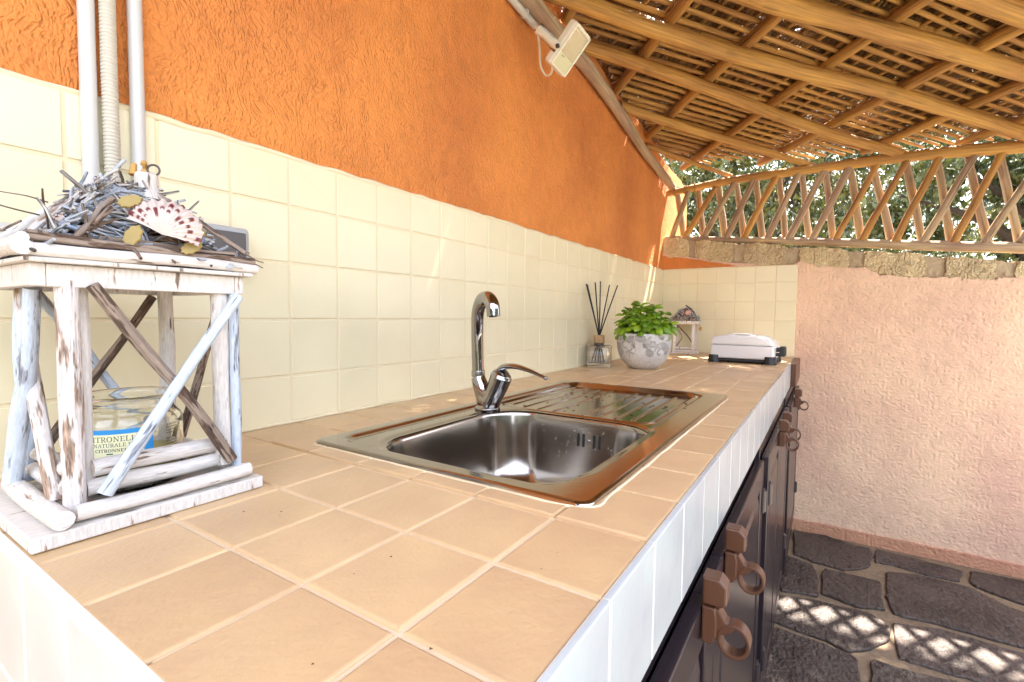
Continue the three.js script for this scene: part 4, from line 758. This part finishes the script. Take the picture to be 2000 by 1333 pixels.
// ---------------------------------------------------------------- glass jar candle inside the lantern
{
  const t = thing('jar_candle', 'wide glass jar with a blue citronella label standing inside the large lantern', 'candle jar', V(0.182, 0.0132, -0.212));
  const R = 0.049;
  const out = [[0.0, 0.0], [R - 0.008, 0.0], [R - 0.002, 0.003], [R, 0.009], [R, 0.068], [R - 0.002, 0.073], [R - 0.006, 0.078], [R - 0.008, 0.081], [R - 0.008, 0.088], [R - 0.004, 0.090], [R - 0.003, 0.0945], [R - 0.005, 0.097], [R - 0.0085, 0.0965]];
  const inn = [[R - 0.0105, 0.092], [R - 0.0105, 0.080], [R - 0.008, 0.073], [R - 0.004, 0.066], [R - 0.0025, 0.058], [R - 0.0025, 0.010], [R - 0.006, 0.005], [0, 0.004]];
  obj('jar', lathe([...out, ...inn], 64), phys(lin(0.98, 0.99, 0.965), 0.015, { transmission: 1, ior: 1.5, thickness: 0.003 }), t);
  const wax = lathe([[0, 0.0045], [R - 0.007, 0.0055], [R - 0.0035, 0.010], [R - 0.0035, 0.0325], [R - 0.006, 0.034], [0, 0.0325]], 48); obj('wax', wax, phys(lin(0.42, 0.37, 0.11), 0.4, { map: tileTone }), t);
  const film = lathe([[R - 0.0030, 0.022], [R - 0.0030, 0.05]], 48); film.dispose();
  obj('wick', stick([[0.004, 0.032, 0.002], [0.006, 0.042, 0.003]], 0.0012, { n: 4, m: 6 }), M.dark, t);
  const cv = document.createElement('canvas'); cv.width = 1024; cv.height = 512; const c = cv.getContext('2d');
  c.fillStyle = '#2f93d6'; c.fillRect(0, 0, 1024, 512);
  c.fillStyle = '#f2eeb8'; c.beginPath(); c.ellipse(40, 330, 70, 110, 0.4, 0, 7); c.ellipse(90, 250, 60, 40, -0.5, 0, 7); c.ellipse(70, 430, 90, 44, 0.3, 0, 7); c.fill();
  c.fillStyle = '#e6cf3e'; c.beginPath(); c.ellipse(60, 470, 80, 36, 0.2, 0, 7); c.fill();
  c.fillStyle = '#f4efc4'; c.beginPath(); c.roundRect(180, 70, 720, 370, 50); c.fill();
  c.fillStyle = '#4b4636'; c.textAlign = 'center';
  c.font = '108px serif'; c.fillText('CITRONELLA', 540, 178); c.font = '76px serif'; c.fillText('NATURALE DI', 530, 258); c.font = 'bold 66px serif'; c.fillText('CITRONNELLE', 540, 332);
  c.fillStyle = '#1d5a4c'; c.fillRect(440, 352, 80, 18); c.fillStyle = '#4b4636'; c.font = 'bold 30px sans-serif'; c.fillText('MADE IN ITALY', 540, 408);
  const lt = new THREE.CanvasTexture(cv); lt.colorSpace = THREE.SRGBColorSpace;
  const lab = new THREE.CylinderGeometry(R + 0.0004, R + 0.0004, 0.034, 48, 1, true, 0.30, 1.36); lab.translate(0, 0.050, 0); obj('label', lab, mat(0xffffff, 0.5, { map: lt, side: THREE.DoubleSide }), t);
  // small print on the right of the jar: rows of dark lettering
  const c2 = document.createElement('canvas'); c2.width = 256; c2.height = 256; const d = c2.getContext('2d'); d.clearRect(0, 0, 256, 256);
  d.fillStyle = '#6a5520'; d.font = 'bold 20px sans-serif';
  ['Citronella in giara vetro', 'Bougie citronnelle', 'bruciare in luogo aperto', 'non lasciare incustodita', '', 'Tenere fuori dalla', 'portata dei bambini', 'Ne pas laisser sans', 'surveillance. Garder', 'hors de portée des', 'enfants'].forEach((s, i) => d.fillText(s, 6, 22 + i * 22, 244));
  const pt = new THREE.CanvasTexture(c2); pt.colorSpace = THREE.SRGBColorSpace;
  const pr = new THREE.CylinderGeometry(R + 0.0004, R + 0.0004, 0.034, 24, 1, true, 1.92, 0.40); pr.translate(0, 0.050, 0); obj('small_print', pr, mat(0xffffff, 0.6, { map: pt, transparent: true, alphaTest: 0.3, side: THREE.DoubleSide }), t);
}

// ---------------------------------------------------------------- pipes on the wall
{
  const pipe = (z, r, y0, label) => { const t = thing('wall_pipe', label, 'pipe', V(0.004 + r, y0, z)); obj('pipe', tube([[0, 0, 0], [0, 1.6 - y0 - 0.3, 0]], r, { n: 8, m: 22 }), M.pvc, t); return t; };
  const a = pipe(-0.2385, 0.0088, 0.30, 'left smooth white pipe on the orange wall, left of the ribbed hose'), b = pipe(-0.2905, 0.0085, 0.30, 'right smooth white pipe on the orange wall, right of the ribbed hose');
  for (const [p, r] of [[a, 0.0088], [b, 0.0085]]) { obj('pipe_socket', tube([[0, 0.0, 0], [0, 0.022, 0]], r + 0.0018, { n: 3, m: 22 }), M.pvc, p); obj('pipe_clip', new THREE.TorusGeometry(r + 0.0015, 0.0018, 8, 22).rotateX(Math.PI / 2).translate(0, 0.75, 0), M.pvcGrey, p); }
  const t = thing('ribbed_hose', 'ribbed flexible white hose between the two smooth pipes', 'hose', V(0.018, 0.27, -0.2605));
  const pr = []; for (let k = 0; k < 240; k++) { const y = k * 0.0046; for (const [dr, dy] of [[0, 0], [0.0014, 0.0007], [0.0016, 0.0021], [0.0013, 0.0033], [0.0001, 0.0038]]) pr.push([0.0074 + dr, y + dy]); }
  const g = lathe(pr, 22), p = g.attributes.position; for (let i = 0; i < p.count; i++) { const y = p.getY(i); p.setZ(i, p.getZ(i) + 0.004 * Math.sin(y * 5.2) - y * 0.006); p.setX(i, p.getX(i) + 0.002 * Math.sin(y * 7)); }
  g.computeVertexNormals(); obj('hose', g, mat(lin(0.62, 0.58, 0.50), 0.6), t);
  const e = thing('conduit_elbow', 'grey plastic conduit elbow on the tiles left of the large lantern', 'pipe', V(0.016, 0.283, -0.14));
  obj('pipe', tube([[0, 0, 0.05], [0, 0, -0.02], [0, 0.001, -0.05]], 0.0105, { n: 12, m: 20 }), M.pvcGrey, e);
  obj('collar', tube([[0, 0, -0.012], [0, 0, -0.03]], 0.0135, { n: 4, m: 20 }), M.pvcGrey, e);
  obj('elbow', tube([[0, 0.001, -0.05], [0, 0.002, -0.074], [0, 0.01, -0.086], [0, 0.03, -0.09]], [0.012, 0.0118, 0.0115], { n: 16, m: 20 }), M.pvcGrey, e);
  const x = thing('outlet_box', 'grey electrical outlet box on the tiles behind the large lantern', 'outlet', V(0.008, 0.298, -0.393));
  obj('housing', bx(0, 0.036, -0.03, 0.03, -0.032, 0.032, 0.007), M.box, x); obj('cover', bx(0.0362, 0.041, -0.021, 0.021, -0.023, 0.023, 0.0018), mat(lin(0.10, 0.09, 0.09), 0.4), x);
}

// ---------------------------------------------------------------- floodlight and its conduit
{
  const f = thing('floodlight', 'square cream floodlight on a bracket under the wall plate of the roof', 'floodlight', V(0.165, 0.958, -1.294));
  const A = V(-0.654, -0.754, 0.058).normalize(), B = V(0.074, -0.115, -0.991); B.addScaledVector(A, -A.dot(B)).normalize();   // long and short side
  const N = V(0.754, -0.644, 0.131).normalize();
  const head = new THREE.Group(); head.name = 'head'; const mtx = new THREE.Matrix4().makeBasis(B, A, B.clone().cross(A)); const q = new THREE.Quaternion().setFromRotationMatrix(mtx); const s = B.clone().cross(A).dot(N) > 0 ? 1 : -1;
  const W = 0.083, H = 0.128;
  const put = (g, par, name, m) => { const o = obj(name, g.applyQuaternion(q), m, par); return o; };
  const h = put(bx(-W / 2, W / 2, -H / 2, H / 2, s > 0 ? -0.03 : 0, s > 0 ? 0 : 0.03, 0.009), f, 'housing', M.lampWhite);
  const z = s * 0.0006, fr = (x0, x1, y0, y1) => bx(x0, x1, y0, y1, Math.min(z, z + s * 0.004), Math.max(z, z + s * 0.004), 0.0015);
  put(mergeGeometries([fr(-W / 2 + 0.002, -W / 2 + 0.008, -H / 2 + 0.004, H / 2 - 0.004), fr(W / 2 - 0.008, W / 2 - 0.002, -H / 2 + 0.004, H / 2 - 0.004), fr(-W / 2 + 0.008, W / 2 - 0.008, -H / 2 + 0.002, -H / 2 + 0.010), fr(-W / 2 + 0.008, W / 2 - 0.008, H / 2 - 0.008, H / 2 - 0.003)]), f, 'rim', M.lampWhite);
  // lamp side: reflector behind a pane; terminal side: plain cover with the maker's small mark
  put(bx(-W / 2 + 0.0085, W / 2 - 0.0085, -H / 2 + 0.011, H / 2 - 0.046, s > 0 ? 0.0002 : -0.0012, s > 0 ? 0.0012 : -0.0002), f, 'reflector', mat(lin(0.72, 0.70, 0.62), 0.22, { metalness: 0.75, bumpMap: plasterBump, bumpScale: 0.0015 }));
  put(bx(-W / 2 + 0.0083, W / 2 - 0.0083, -H / 2 + 0.0105, H / 2 - 0.0085, s > 0 ? 0.0022 : -0.0034, s > 0 ? 0.0034 : -0.0022), f, 'glass', phys(lin(0.95, 0.96, 0.9), 0.06, { transmission: 1, thickness: 0, ior: 1.5 }));
  const cover = put(bx(-W / 2 + 0.009, W / 2 - 0.009, H / 2 - 0.0455, H / 2 - 0.0095, s > 0 ? 0.0003 : -0.0016, s > 0 ? 0.0016 : -0.0003), f, 'terminal_cover', M.lampWhite);
  const cv = document.createElement('canvas'); cv.width = 128; cv.height = 64; const c = cv.getContext('2d'); c.fillStyle = '#4b3a1c'; c.font = 'italic bold 44px serif'; c.textAlign = 'center'; c.fillText('byrl', 64, 42);
  const lt = new THREE.CanvasTexture(cv); lt.colorSpace = THREE.SRGBColorSpace; const pg = new THREE.PlaneGeometry(0.016, 0.008); if (s < 0) pg.rotateY(Math.PI); pg.rotateZ(0); pg.translate(-0.016, H / 2 - 0.040, s * 0.0040); put(pg, f, 'logo', mat(0xffffff, 0.6, { map: lt, transparent: true, alphaTest: 0.3, side: THREE.DoubleSide }));
  // bracket arm on the wall side and the bent cable
  const wl = (x, y, zz) => V(x - 0.165, y - 0.958, zz + 1.294);
  const arm = stick([wl(0.085, 1.022, -1.245), wl(0.146, 0.952, -1.252)], 0.015, { n: 3, m: 4, rough: 0, flat: 0.2, upv: V(0.7, -0.8, 1.25) }); obj('bracket', uvBox(arm), M.lampWhite, f);
  const bolt = new THREE.CylinderGeometry(0.006, 0.006, 0.008, 6); bolt.rotateZ(Math.PI / 2); bolt.translate(...wl(0.148, 0.955, -1.247).toArray()); obj('bolt', bolt, M.hinge, f);
  obj('cable', tube([wl(0.03, 1.09, -1.335), wl(0.05, 1.058, -1.30), wl(0.058, 1.0, -1.302), wl(0.062, 0.942, -1.307), wl(0.075, 0.920, -1.315), wl(0.10, 0.915, -1.30), wl(0.122, 0.922, -1.265)], 0.0033, { n: 50, m: 10 }), M.lampWhite, f);
  const k = thing('cable_conduit', 'grey plastic conduit with a clip running along the wall plate', 'conduit', V(0.018, 1.1, -1.27));
  obj('tube', tube([[0, 0.06, 0.6], [0, 0.0, 0.02], [0, -0.006, -0.07]], 0.011, { n: 12, m: 18 }), M.pvcGrey, k); obj('clip', new THREE.TorusGeometry(0.0125, 0.0028, 8, 20).translate(0, 0, -0.01), M.pvcGrey, k);
}

// ---------------------------------------------------------------- reed diffuser
{
  const t = thing('reed_diffuser', 'square glass reed diffuser with black reeds and a wooden collar', 'diffuser', V(0.066, 0.0006, -1.788), 0.42);
  const a = 0.047, h = 0.087;
  const og = new RoundedBoxGeometry(2 * a, h, 2 * a, 4, 0.006); og.translate(0, h / 2, 0);
  obj('glass_outside', og, M.glass, t);
  const ig = new RoundedBoxGeometry(2 * a - 0.014, h - 0.022, 2 * a - 0.014, 3, 0.008); ig.translate(0, h / 2 + 0.004, 0); const ip = ig.index ? ig.toNonIndexed() : ig; { const p = ip.attributes.position, n = ip.attributes.normal; for (let i = 0; i < p.count; i += 3) for (let k = 0; k < 3; k++) { const x = p.array[i * 3 + k]; p.array[i * 3 + k] = p.array[i * 3 + 3 + k]; p.array[i * 3 + 3 + k] = x; } for (let i = 0; i < n.array.length; i++) n.array[i] *= -1; }
  obj('glass_inside', ip, M.glass, t);
  obj('neck', lathe([[0.0175, h - 0.002], [0.0195, h], [0.0195, h + 0.005], [0.0150, h + 0.006]], 28), M.hinge, t);
  obj('wooden_collar', lathe([[0.0, h + 0.0062], [0.0205, h + 0.0062], [0.0212, h + 0.0075], [0.0212, h + 0.0345], [0.0200, h + 0.0362], [0.0, h + 0.0362]], 32), mat(lin(0.62, 0.40, 0.19), 0.6, { map: woodTone }), t);
  const c = Math.cos(0.42), s = Math.sin(0.42);
  for (const [dx, dz, y] of [[-0.056, 0.02, 0.322], [-0.05, 0.0, 0.321], [-0.022, 0.025, 0.328], [-0.018, -0.01, 0.325], [0.0, 0.01, 0.333], [0.036, 0.0, 0.320], [0.066, 0.01, 0.318]]) {
    const u = 0.88, v = -0.47, X = dx * u + dz * -v, Z = dx * v + dz * u, lx = X * c - Z * s, lz = X * s + Z * c;
    obj('reed', tube([[-lx * 0.42, 0.014, -lz * 0.42], [lx * 0.06, h + 0.04, lz * 0.06], [lx, y, lz]], 0.0023, { n: 6, m: 8 }), M.dark, t);
  }
}

// ---------------------------------------------------------------- basil in a carved pot
{
  const cv = document.createElement('canvas'); cv.width = 2048; cv.height = 512; const c = cv.getContext('2d');
  c.fillStyle = '#777'; c.fillRect(0, 0, 2048, 512); c.lineCap = 'round';
  seed = 99;
  const ln = (pts, w, col) => { c.strokeStyle = col; c.lineWidth = w; c.beginPath(); pts.forEach((p, i) => (i ? c.lineTo(...p) : c.moveTo(...p))); c.stroke(); };
  const motif = (x, y, r, k, rot) => {
    c.save(); c.translate(x, y); c.rotate(rot);
    if (k === 0) { const p = []; for (let i = 0; i < 60; i++) { const a = i * 0.28, q = r * (0.08 + 0.92 * i / 60); p.push([Math.cos(a) * q, Math.sin(a) * q * 0.8]); } ln(p, r * 0.26, '#dcdcdc'); ln(p, r * 0.06, '#202020'); }
    if (k === 1) for (let i = 0; i < 5; i++) { const a = i * 1.2566; ln([[0, 0], [Math.cos(a) * r, Math.sin(a) * r]], r * 0.3, '#d0d0d0'); ln([[0, 0], [Math.cos(a) * r * 0.95, Math.sin(a) * r * 0.95]], r * 0.06, '#303030'); }
    if (k === 2) { c.fillStyle = '#c8c8c8'; c.beginPath(); c.moveTo(0, r * 0.8); c.arc(0, 0, r, -2.8, -0.3); c.closePath(); c.fill(); for (let i = -4; i <= 4; i++) ln([[0, r * 0.75], [Math.sin(i * 0.3) * r * 0.95, -Math.cos(i * 0.3) * r * 0.95]], r * 0.06, '#303030'); }
    if (k === 3) { c.strokeStyle = '#e0e0e0'; c.lineWidth = r * 0.4; c.beginPath(); c.arc(0, 0, r * 0.7, 0.4, 3.6); c.stroke(); c.strokeStyle = '#2a2a2a'; c.lineWidth = r * 0.07; c.beginPath(); c.arc(0, 0, r * 0.7, 0.4, 3.6); c.stroke(); }
    c.restore();
  };
  const rowsM = [[70, 62], [170, 74], [262, 56]];
  rowsM.forEach(([y, r], ri) => { for (let k = 0; k < 16; k++) motif(k * 128 + 64 + ri * 56, y + rr(-12, 12), r * rr(0.85, 1.15), (k * 3 + ri * 2 + Math.floor(k / 4)) % 4, rr(-1.2, 1.2)); });
  for (let k = 0; k < 1500; k++) { c.fillStyle = pick(['#6a6a6a', '#868686', '#5c5c5c']); c.beginPath(); c.arc(rr(0, 2048), rr(300, 512), rr(2, 8), 0, 7); c.fill(); }
  const bt = new THREE.CanvasTexture(cv); bt.wrapS = THREE.RepeatWrapping; bt.flipY = true;
  const tint = tex(512, 256, (u, v) => { const a = fbm(u, v, 10, 6, 5, 401), b = fbm(u, v, 80, 40, 2, 403), k = 0.84 + (a - 0.5) * 0.16 + (b - 0.5) * 0.22; return [k, k * 0.985, k * 0.965]; });
  const t = thing('basil_pot', 'green basil growing in a round pale stone pot carved with shells', 'potted plant', V(0.226, 0.0006, -1.846));
  const prof = [[0, 0], [0.046, 0], [0.05, 0.002], [0.066, 0.013], [0.082, 0.031], [0.093, 0.052], [0.0995, 0.077], [0.1022, 0.103], [0.1025, 0.127], [0.101, 0.1325], [0.098, 0.1345], [0.0945, 0.133], [0.0925, 0.125], [0.0915, 0.112]];
  const cu = new THREE.CatmullRomCurve3(prof.map((p) => V(p[0], p[1], 0)), false, 'centripetal').getPoints(64).map((p) => [Math.max(0, p.x), p.y]);
  const pg = lathe(cu, 72), uv = pg.attributes.uv, pp = pg.attributes.position; for (let i = 0; i < uv.count; i++) uv.setY(i, clamp(pp.getY(i) / 0.135));
  obj('pot', pg, mat(lin(0.74, 0.70, 0.665), 0.88, { map: tint, bumpMap: bt, bumpScale: 0.008 }), t);
  const soil = lathe([[0.0, 0.118], [0.05, 0.117], [0.0912, 0.114]], 36); obj('soil', soil, mat(lin(0.03, 0.02, 0.014), 1, { bumpMap: stuccoBump, bumpScale: 0.01 }), t);
  // leaf: a cupped, pointed blade with a crease along the midrib
  const leaf = (cup, droop) => {
    const nu = 8, nv = 10, P = [], I = [], U = [];
    for (let j = 0; j <= nv; j++) for (let i = 0; i <= nu; i++) {
      const v = j / nv, u = i / nu * 2 - 1, w = 0.36 * Math.pow(Math.sin(Math.min(1, v * 1.02) * Math.PI * 0.98 * (1 - 0.15 * v) + 0.02), 0.75) * (1 - v * 0.12), puff = 0.028 * Math.sin(v * 22 + Math.abs(u) * 3) * (1 - Math.abs(u)) * Math.abs(u) * 2;
      P.push(u * w, v - droop * 0.25 * v * v, -cup * w * u * u * 0.9 + Math.abs(u) * 0.10 * w - droop * v * v * 0.55 + 0.10 * Math.sin(v * 3.1) + puff); U.push(i / nu, v);
    }
    for (let j = 0; j < nv; j++) for (let i = 0; i < nu; i++) { const a = j * (nu + 1) + i, b = a + nu + 1; I.push(a, a + 1, b, b, a + 1, b + 1); }
    const g = new THREE.BufferGeometry(); g.setAttribute('position', new THREE.Float32BufferAttribute(P, 3)); g.setAttribute('uv', new THREE.Float32BufferAttribute(U, 2)); g.setIndex(I); g.computeVertexNormals(); return g;
  };
  const leaves = [leaf(0.9, 0.5), leaf(1.3, 0.8), leaf(0.6, 0.3)], q = new THREE.Quaternion();
  const tips = [];
  const addLeaf = (p, dir, size, nrm) => {
    const d = dir.clone().normalize(), n = nrm.clone().addScaledVector(d, -nrm.dot(d)).normalize(), x = d.clone().cross(n);
    const o = new THREE.Mesh(pick(leaves), pick(M.leafB)); o.name = 'leaf'; o.castShadow = o.receiveShadow = true; t.add(o);
    o.quaternion.setFromRotationMatrix(new THREE.Matrix4().makeBasis(x, d, n)); o.position.copy(p); o.scale.setScalar(size);
  };
  for (let k = 0; k < 36; k++) {
    const a = k * 2.39996, r = 0.084 * Math.sqrt((k + 0.5) / 36), b = V(Math.cos(a) * r * 0.85, 0.117, Math.sin(a) * r * 0.85), hgt = lerp(0.115, 0.055, Math.pow(r / 0.084, 1.8)) * rr(0.75, 1.2) + (k % 11 === 4 ? 0.022 : 0);
    const e = V(Math.cos(a) * r * rr(1.0, 1.15), 0.117 + hgt, Math.sin(a) * r * rr(1.0, 1.15)); tips.push(e);
    obj('stem', stick([b, b.clone().lerp(e, 0.5).add(V(rr(-0.006, 0.006), 0.004, rr(-0.006, 0.006))), e], [0.0019, 0.0012], { n: 6, m: 6, rough: 0.05 }), M.stemB, t);
    const rot = rr(0, 6.28);
    for (let lv = 0; lv < 3; lv++) for (let s = 0; s < (lv === 2 ? 2 : 3); s++) {
      const f = lv === 0 ? 1 : lv === 1 ? 0.78 : 0.48, an = rot + lv * 1.4 + s * (lv === 2 ? 3.14 : 2.09) + rr(-0.3, 0.3), p = b.clone().lerp(e, f), d = V(Math.cos(an), lv === 0 ? rr(0.35, 1.0) : rr(-0.75, 0.15), Math.sin(an));
      d.addScaledVector(V(p.x, 0, p.z), 9 * (lv ? 1 : 0.4));
      addLeaf(p.addScaledVector(d.clone().normalize(), 0.004), d, (lv === 0 ? rr(0.028, 0.042) : rr(0.038, 0.054)), V(p.x, 0, p.z).multiplyScalar(lv ? 10 : 3).add(V(0, 0.75, 0)));
    }
  }
}

// ---------------------------------------------------------------- small lantern in the corner
{
  const t = thing('small_lantern', 'small white wooden lantern with a twig roof in the tiled corner', 'lantern', V(0.168, 0.0006, -2.755), 0.1);
  obj('base_board', [bx(-0.07, 0.07, 0, 0.011, -0.065, 0.065, 0.002), bx(-0.06, 0.06, 0.0112, 0.021, -0.056, 0.056, 0.002)], M.paintWhite, t);
  for (const [x, z] of [[-0.048, -0.045], [0.048, -0.045], [-0.048, 0.045], [0.048, 0.045]]) obj('post', bx(x - 0.008, x + 0.008, 0.0212, 0.1595, z - 0.008, z + 0.008, 0.0015), M.paintWhite, t);
  for (const [z, sx] of [[0.055, 1], [-0.045, -1]]) obj('brace', stick([[-0.046 * sx, 0.03, z * 0.8], [-0.012 * sx, 0.09, z * 0.7], [-0.044, 0.15, z * 0.8]], 0.0032, { n: 8, m: 7, rough: 0.15 }), M.bark, t);
  obj('bottom_rail', bx(-0.04, 0.04, 0.026, 0.038, 0.041, 0.049, 0.001), M.paintWhite, t);
  obj('eaves_board', bx(-0.074, 0.074, 0.16, 0.178, -0.07, 0.07, 0.003), M.paintWhite, t);
  const core = new THREE.CylinderGeometry(0.012, 0.096, 0.07, 4, 1); core.rotateY(Math.PI / 4); core.translate(0, 0.213, 0); obj('roof_core', uvBox(core), M.twigs[3], t);
  const l = [[], []];
  for (let k = 0; k < 200; k++) { const side = k % 4, v = Math.pow(rnd(), 1.3) * 0.95, h = lerp(0.07, 0.012, v), c = rr(-h, h), n = [V(1, 0, 0), V(0, 0, 1), V(-1, 0, 0), V(0, 0, -1)][side], u = V(n.z, 0, -n.x), p = V(0, 0.18 + v * 0.068, 0).addScaledVector(n, h + rr(0.0, 0.005)).addScaledVector(u, c), d = u.clone().multiplyScalar(rr(-1, 1)).add(V(0, rr(-0.7, 0.7), 0)).addScaledVector(n, rr(-0.5, 0.1)).normalize(); l[k % 2].push(stick([p.clone().addScaledVector(d, -0.012), p.addScaledVector(d, rr(0.012, 0.026))], [0.0016, 0.001], { n: 3, m: 5, rough: 0.15 })); }
  l.forEach((g, i) => { obj('twig_thatch', g, M.twigs[i ? 4 : 0], t).userData.kind = 'stuff'; });
  const sh = new THREE.SphereGeometry(0.017, 18, 14); sh.scale(1, 0.9, 0.45); sh.rotateY(0.5); sh.translate(0.018, 0.222, 0.045); obj('shell', uvBox(sh), mat(lin(0.66, 0.36, 0.30), 0.5, { bumpMap: woodBump, bumpScale: 0.002 }), t);
  obj('ridge_stick', stick([[0.0, 0.262, 0.004], [0.035, 0.235, 0.02], [0.066, 0.186, 0.03]], [0.0034, 0.003], { n: 10, m: 8, rough: 0.15 }), M.bark, t);
  obj('tag', [stick([[0.076, 0.165, 0.03], [0.078, 0.148, 0.03]], 0.001, { n: 3, m: 5 }), uvBox(ext([[-0.008, 0], [0.0, 0.012], [0.009, 0.006], [0.006, -0.012], [-0.004, -0.010]].reverse(), 0.006, 0.002, 2).translate(0.079, 0.138, 0.027))], mat(lin(0.42, 0.24, 0.07), 0.7), t);
}

// ---------------------------------------------------------------- table grill
{
  const t = thing('table_grill', 'white electric table grill with black feet, closed, at the end of the counter', 'appliance', V(0.512, 0.0006, -2.42), -0.03);
  const hw = 0.131, hd = 0.112;
  obj('base', bx(-hw + 0.004, hw - 0.004, 0.006, 0.018, -hd + 0.004, hd - 0.004, 0.004), M.black, t);
  for (const [x, z] of [[-1, 1], [1, 1], [-1, -1], [1, -1]]) { const w = 0.026, g = new THREE.CylinderGeometry(0.5, 0.58, 1, 4, 1); g.rotateY(Math.PI / 4); g.scale(w * 2.1, 0.033, w * 1.9); g.translate(x * (hw - w * 0.72), 0.0165, z * (hd - w * 0.62)); obj('foot', uvBox(g), M.black, t); }
  const lower = bx(-hw + 0.002, hw - 0.004, 0.0185, 0.077, -hd + 0.002, hd - 0.001, 0.010); obj('body', lower, M.applianceWhite, t);
  const pr = [[-0.126, 0.0785], [-0.1265, 0.098], [-0.123, 0.108], [-0.112, 0.1145], [-0.085, 0.119], [-0.06, 0.1235], [-0.01, 0.123], [0.04, 0.120], [0.066, 0.118], [0.088, 0.110], [0.108, 0.097], [0.124, 0.0785]];
  const lid = ext(pr.slice().reverse(), 2 * hd - 0.02, 0.008, 4); lid.translate(0, 0, -hd + 0.010); const lo = obj('lid', lid, M.applianceWhite, t);
  obj('lid_crease', [bx(-0.06, 0.03, 0.1235, 0.126, -0.07, 0.075, 0.0012)], M.applianceWhite, lo);
  obj('latch', [bx(hw - 0.002, hw + 0.012, 0.052, 0.072, 0.03, 0.06, 0.002), bx(hw + 0.010, hw + 0.034, 0.034, 0.078, 0.024, 0.066, 0.007), bx(hw - 0.004, hw + 0.012, 0.034, 0.048, 0.03, 0.06, 0.002)], M.black, t);
}

// ---------------------------------------------------------------- render
const renderer = new THREE.WebGLRenderer({ antialias: true });
renderer.setSize(1024, 682);
renderer.toneMapping = THREE.LinearToneMapping;
renderer.toneMappingExposure = EXPOSURE;
renderer.shadowMap.enabled = true;
renderer.render(scene, camera);
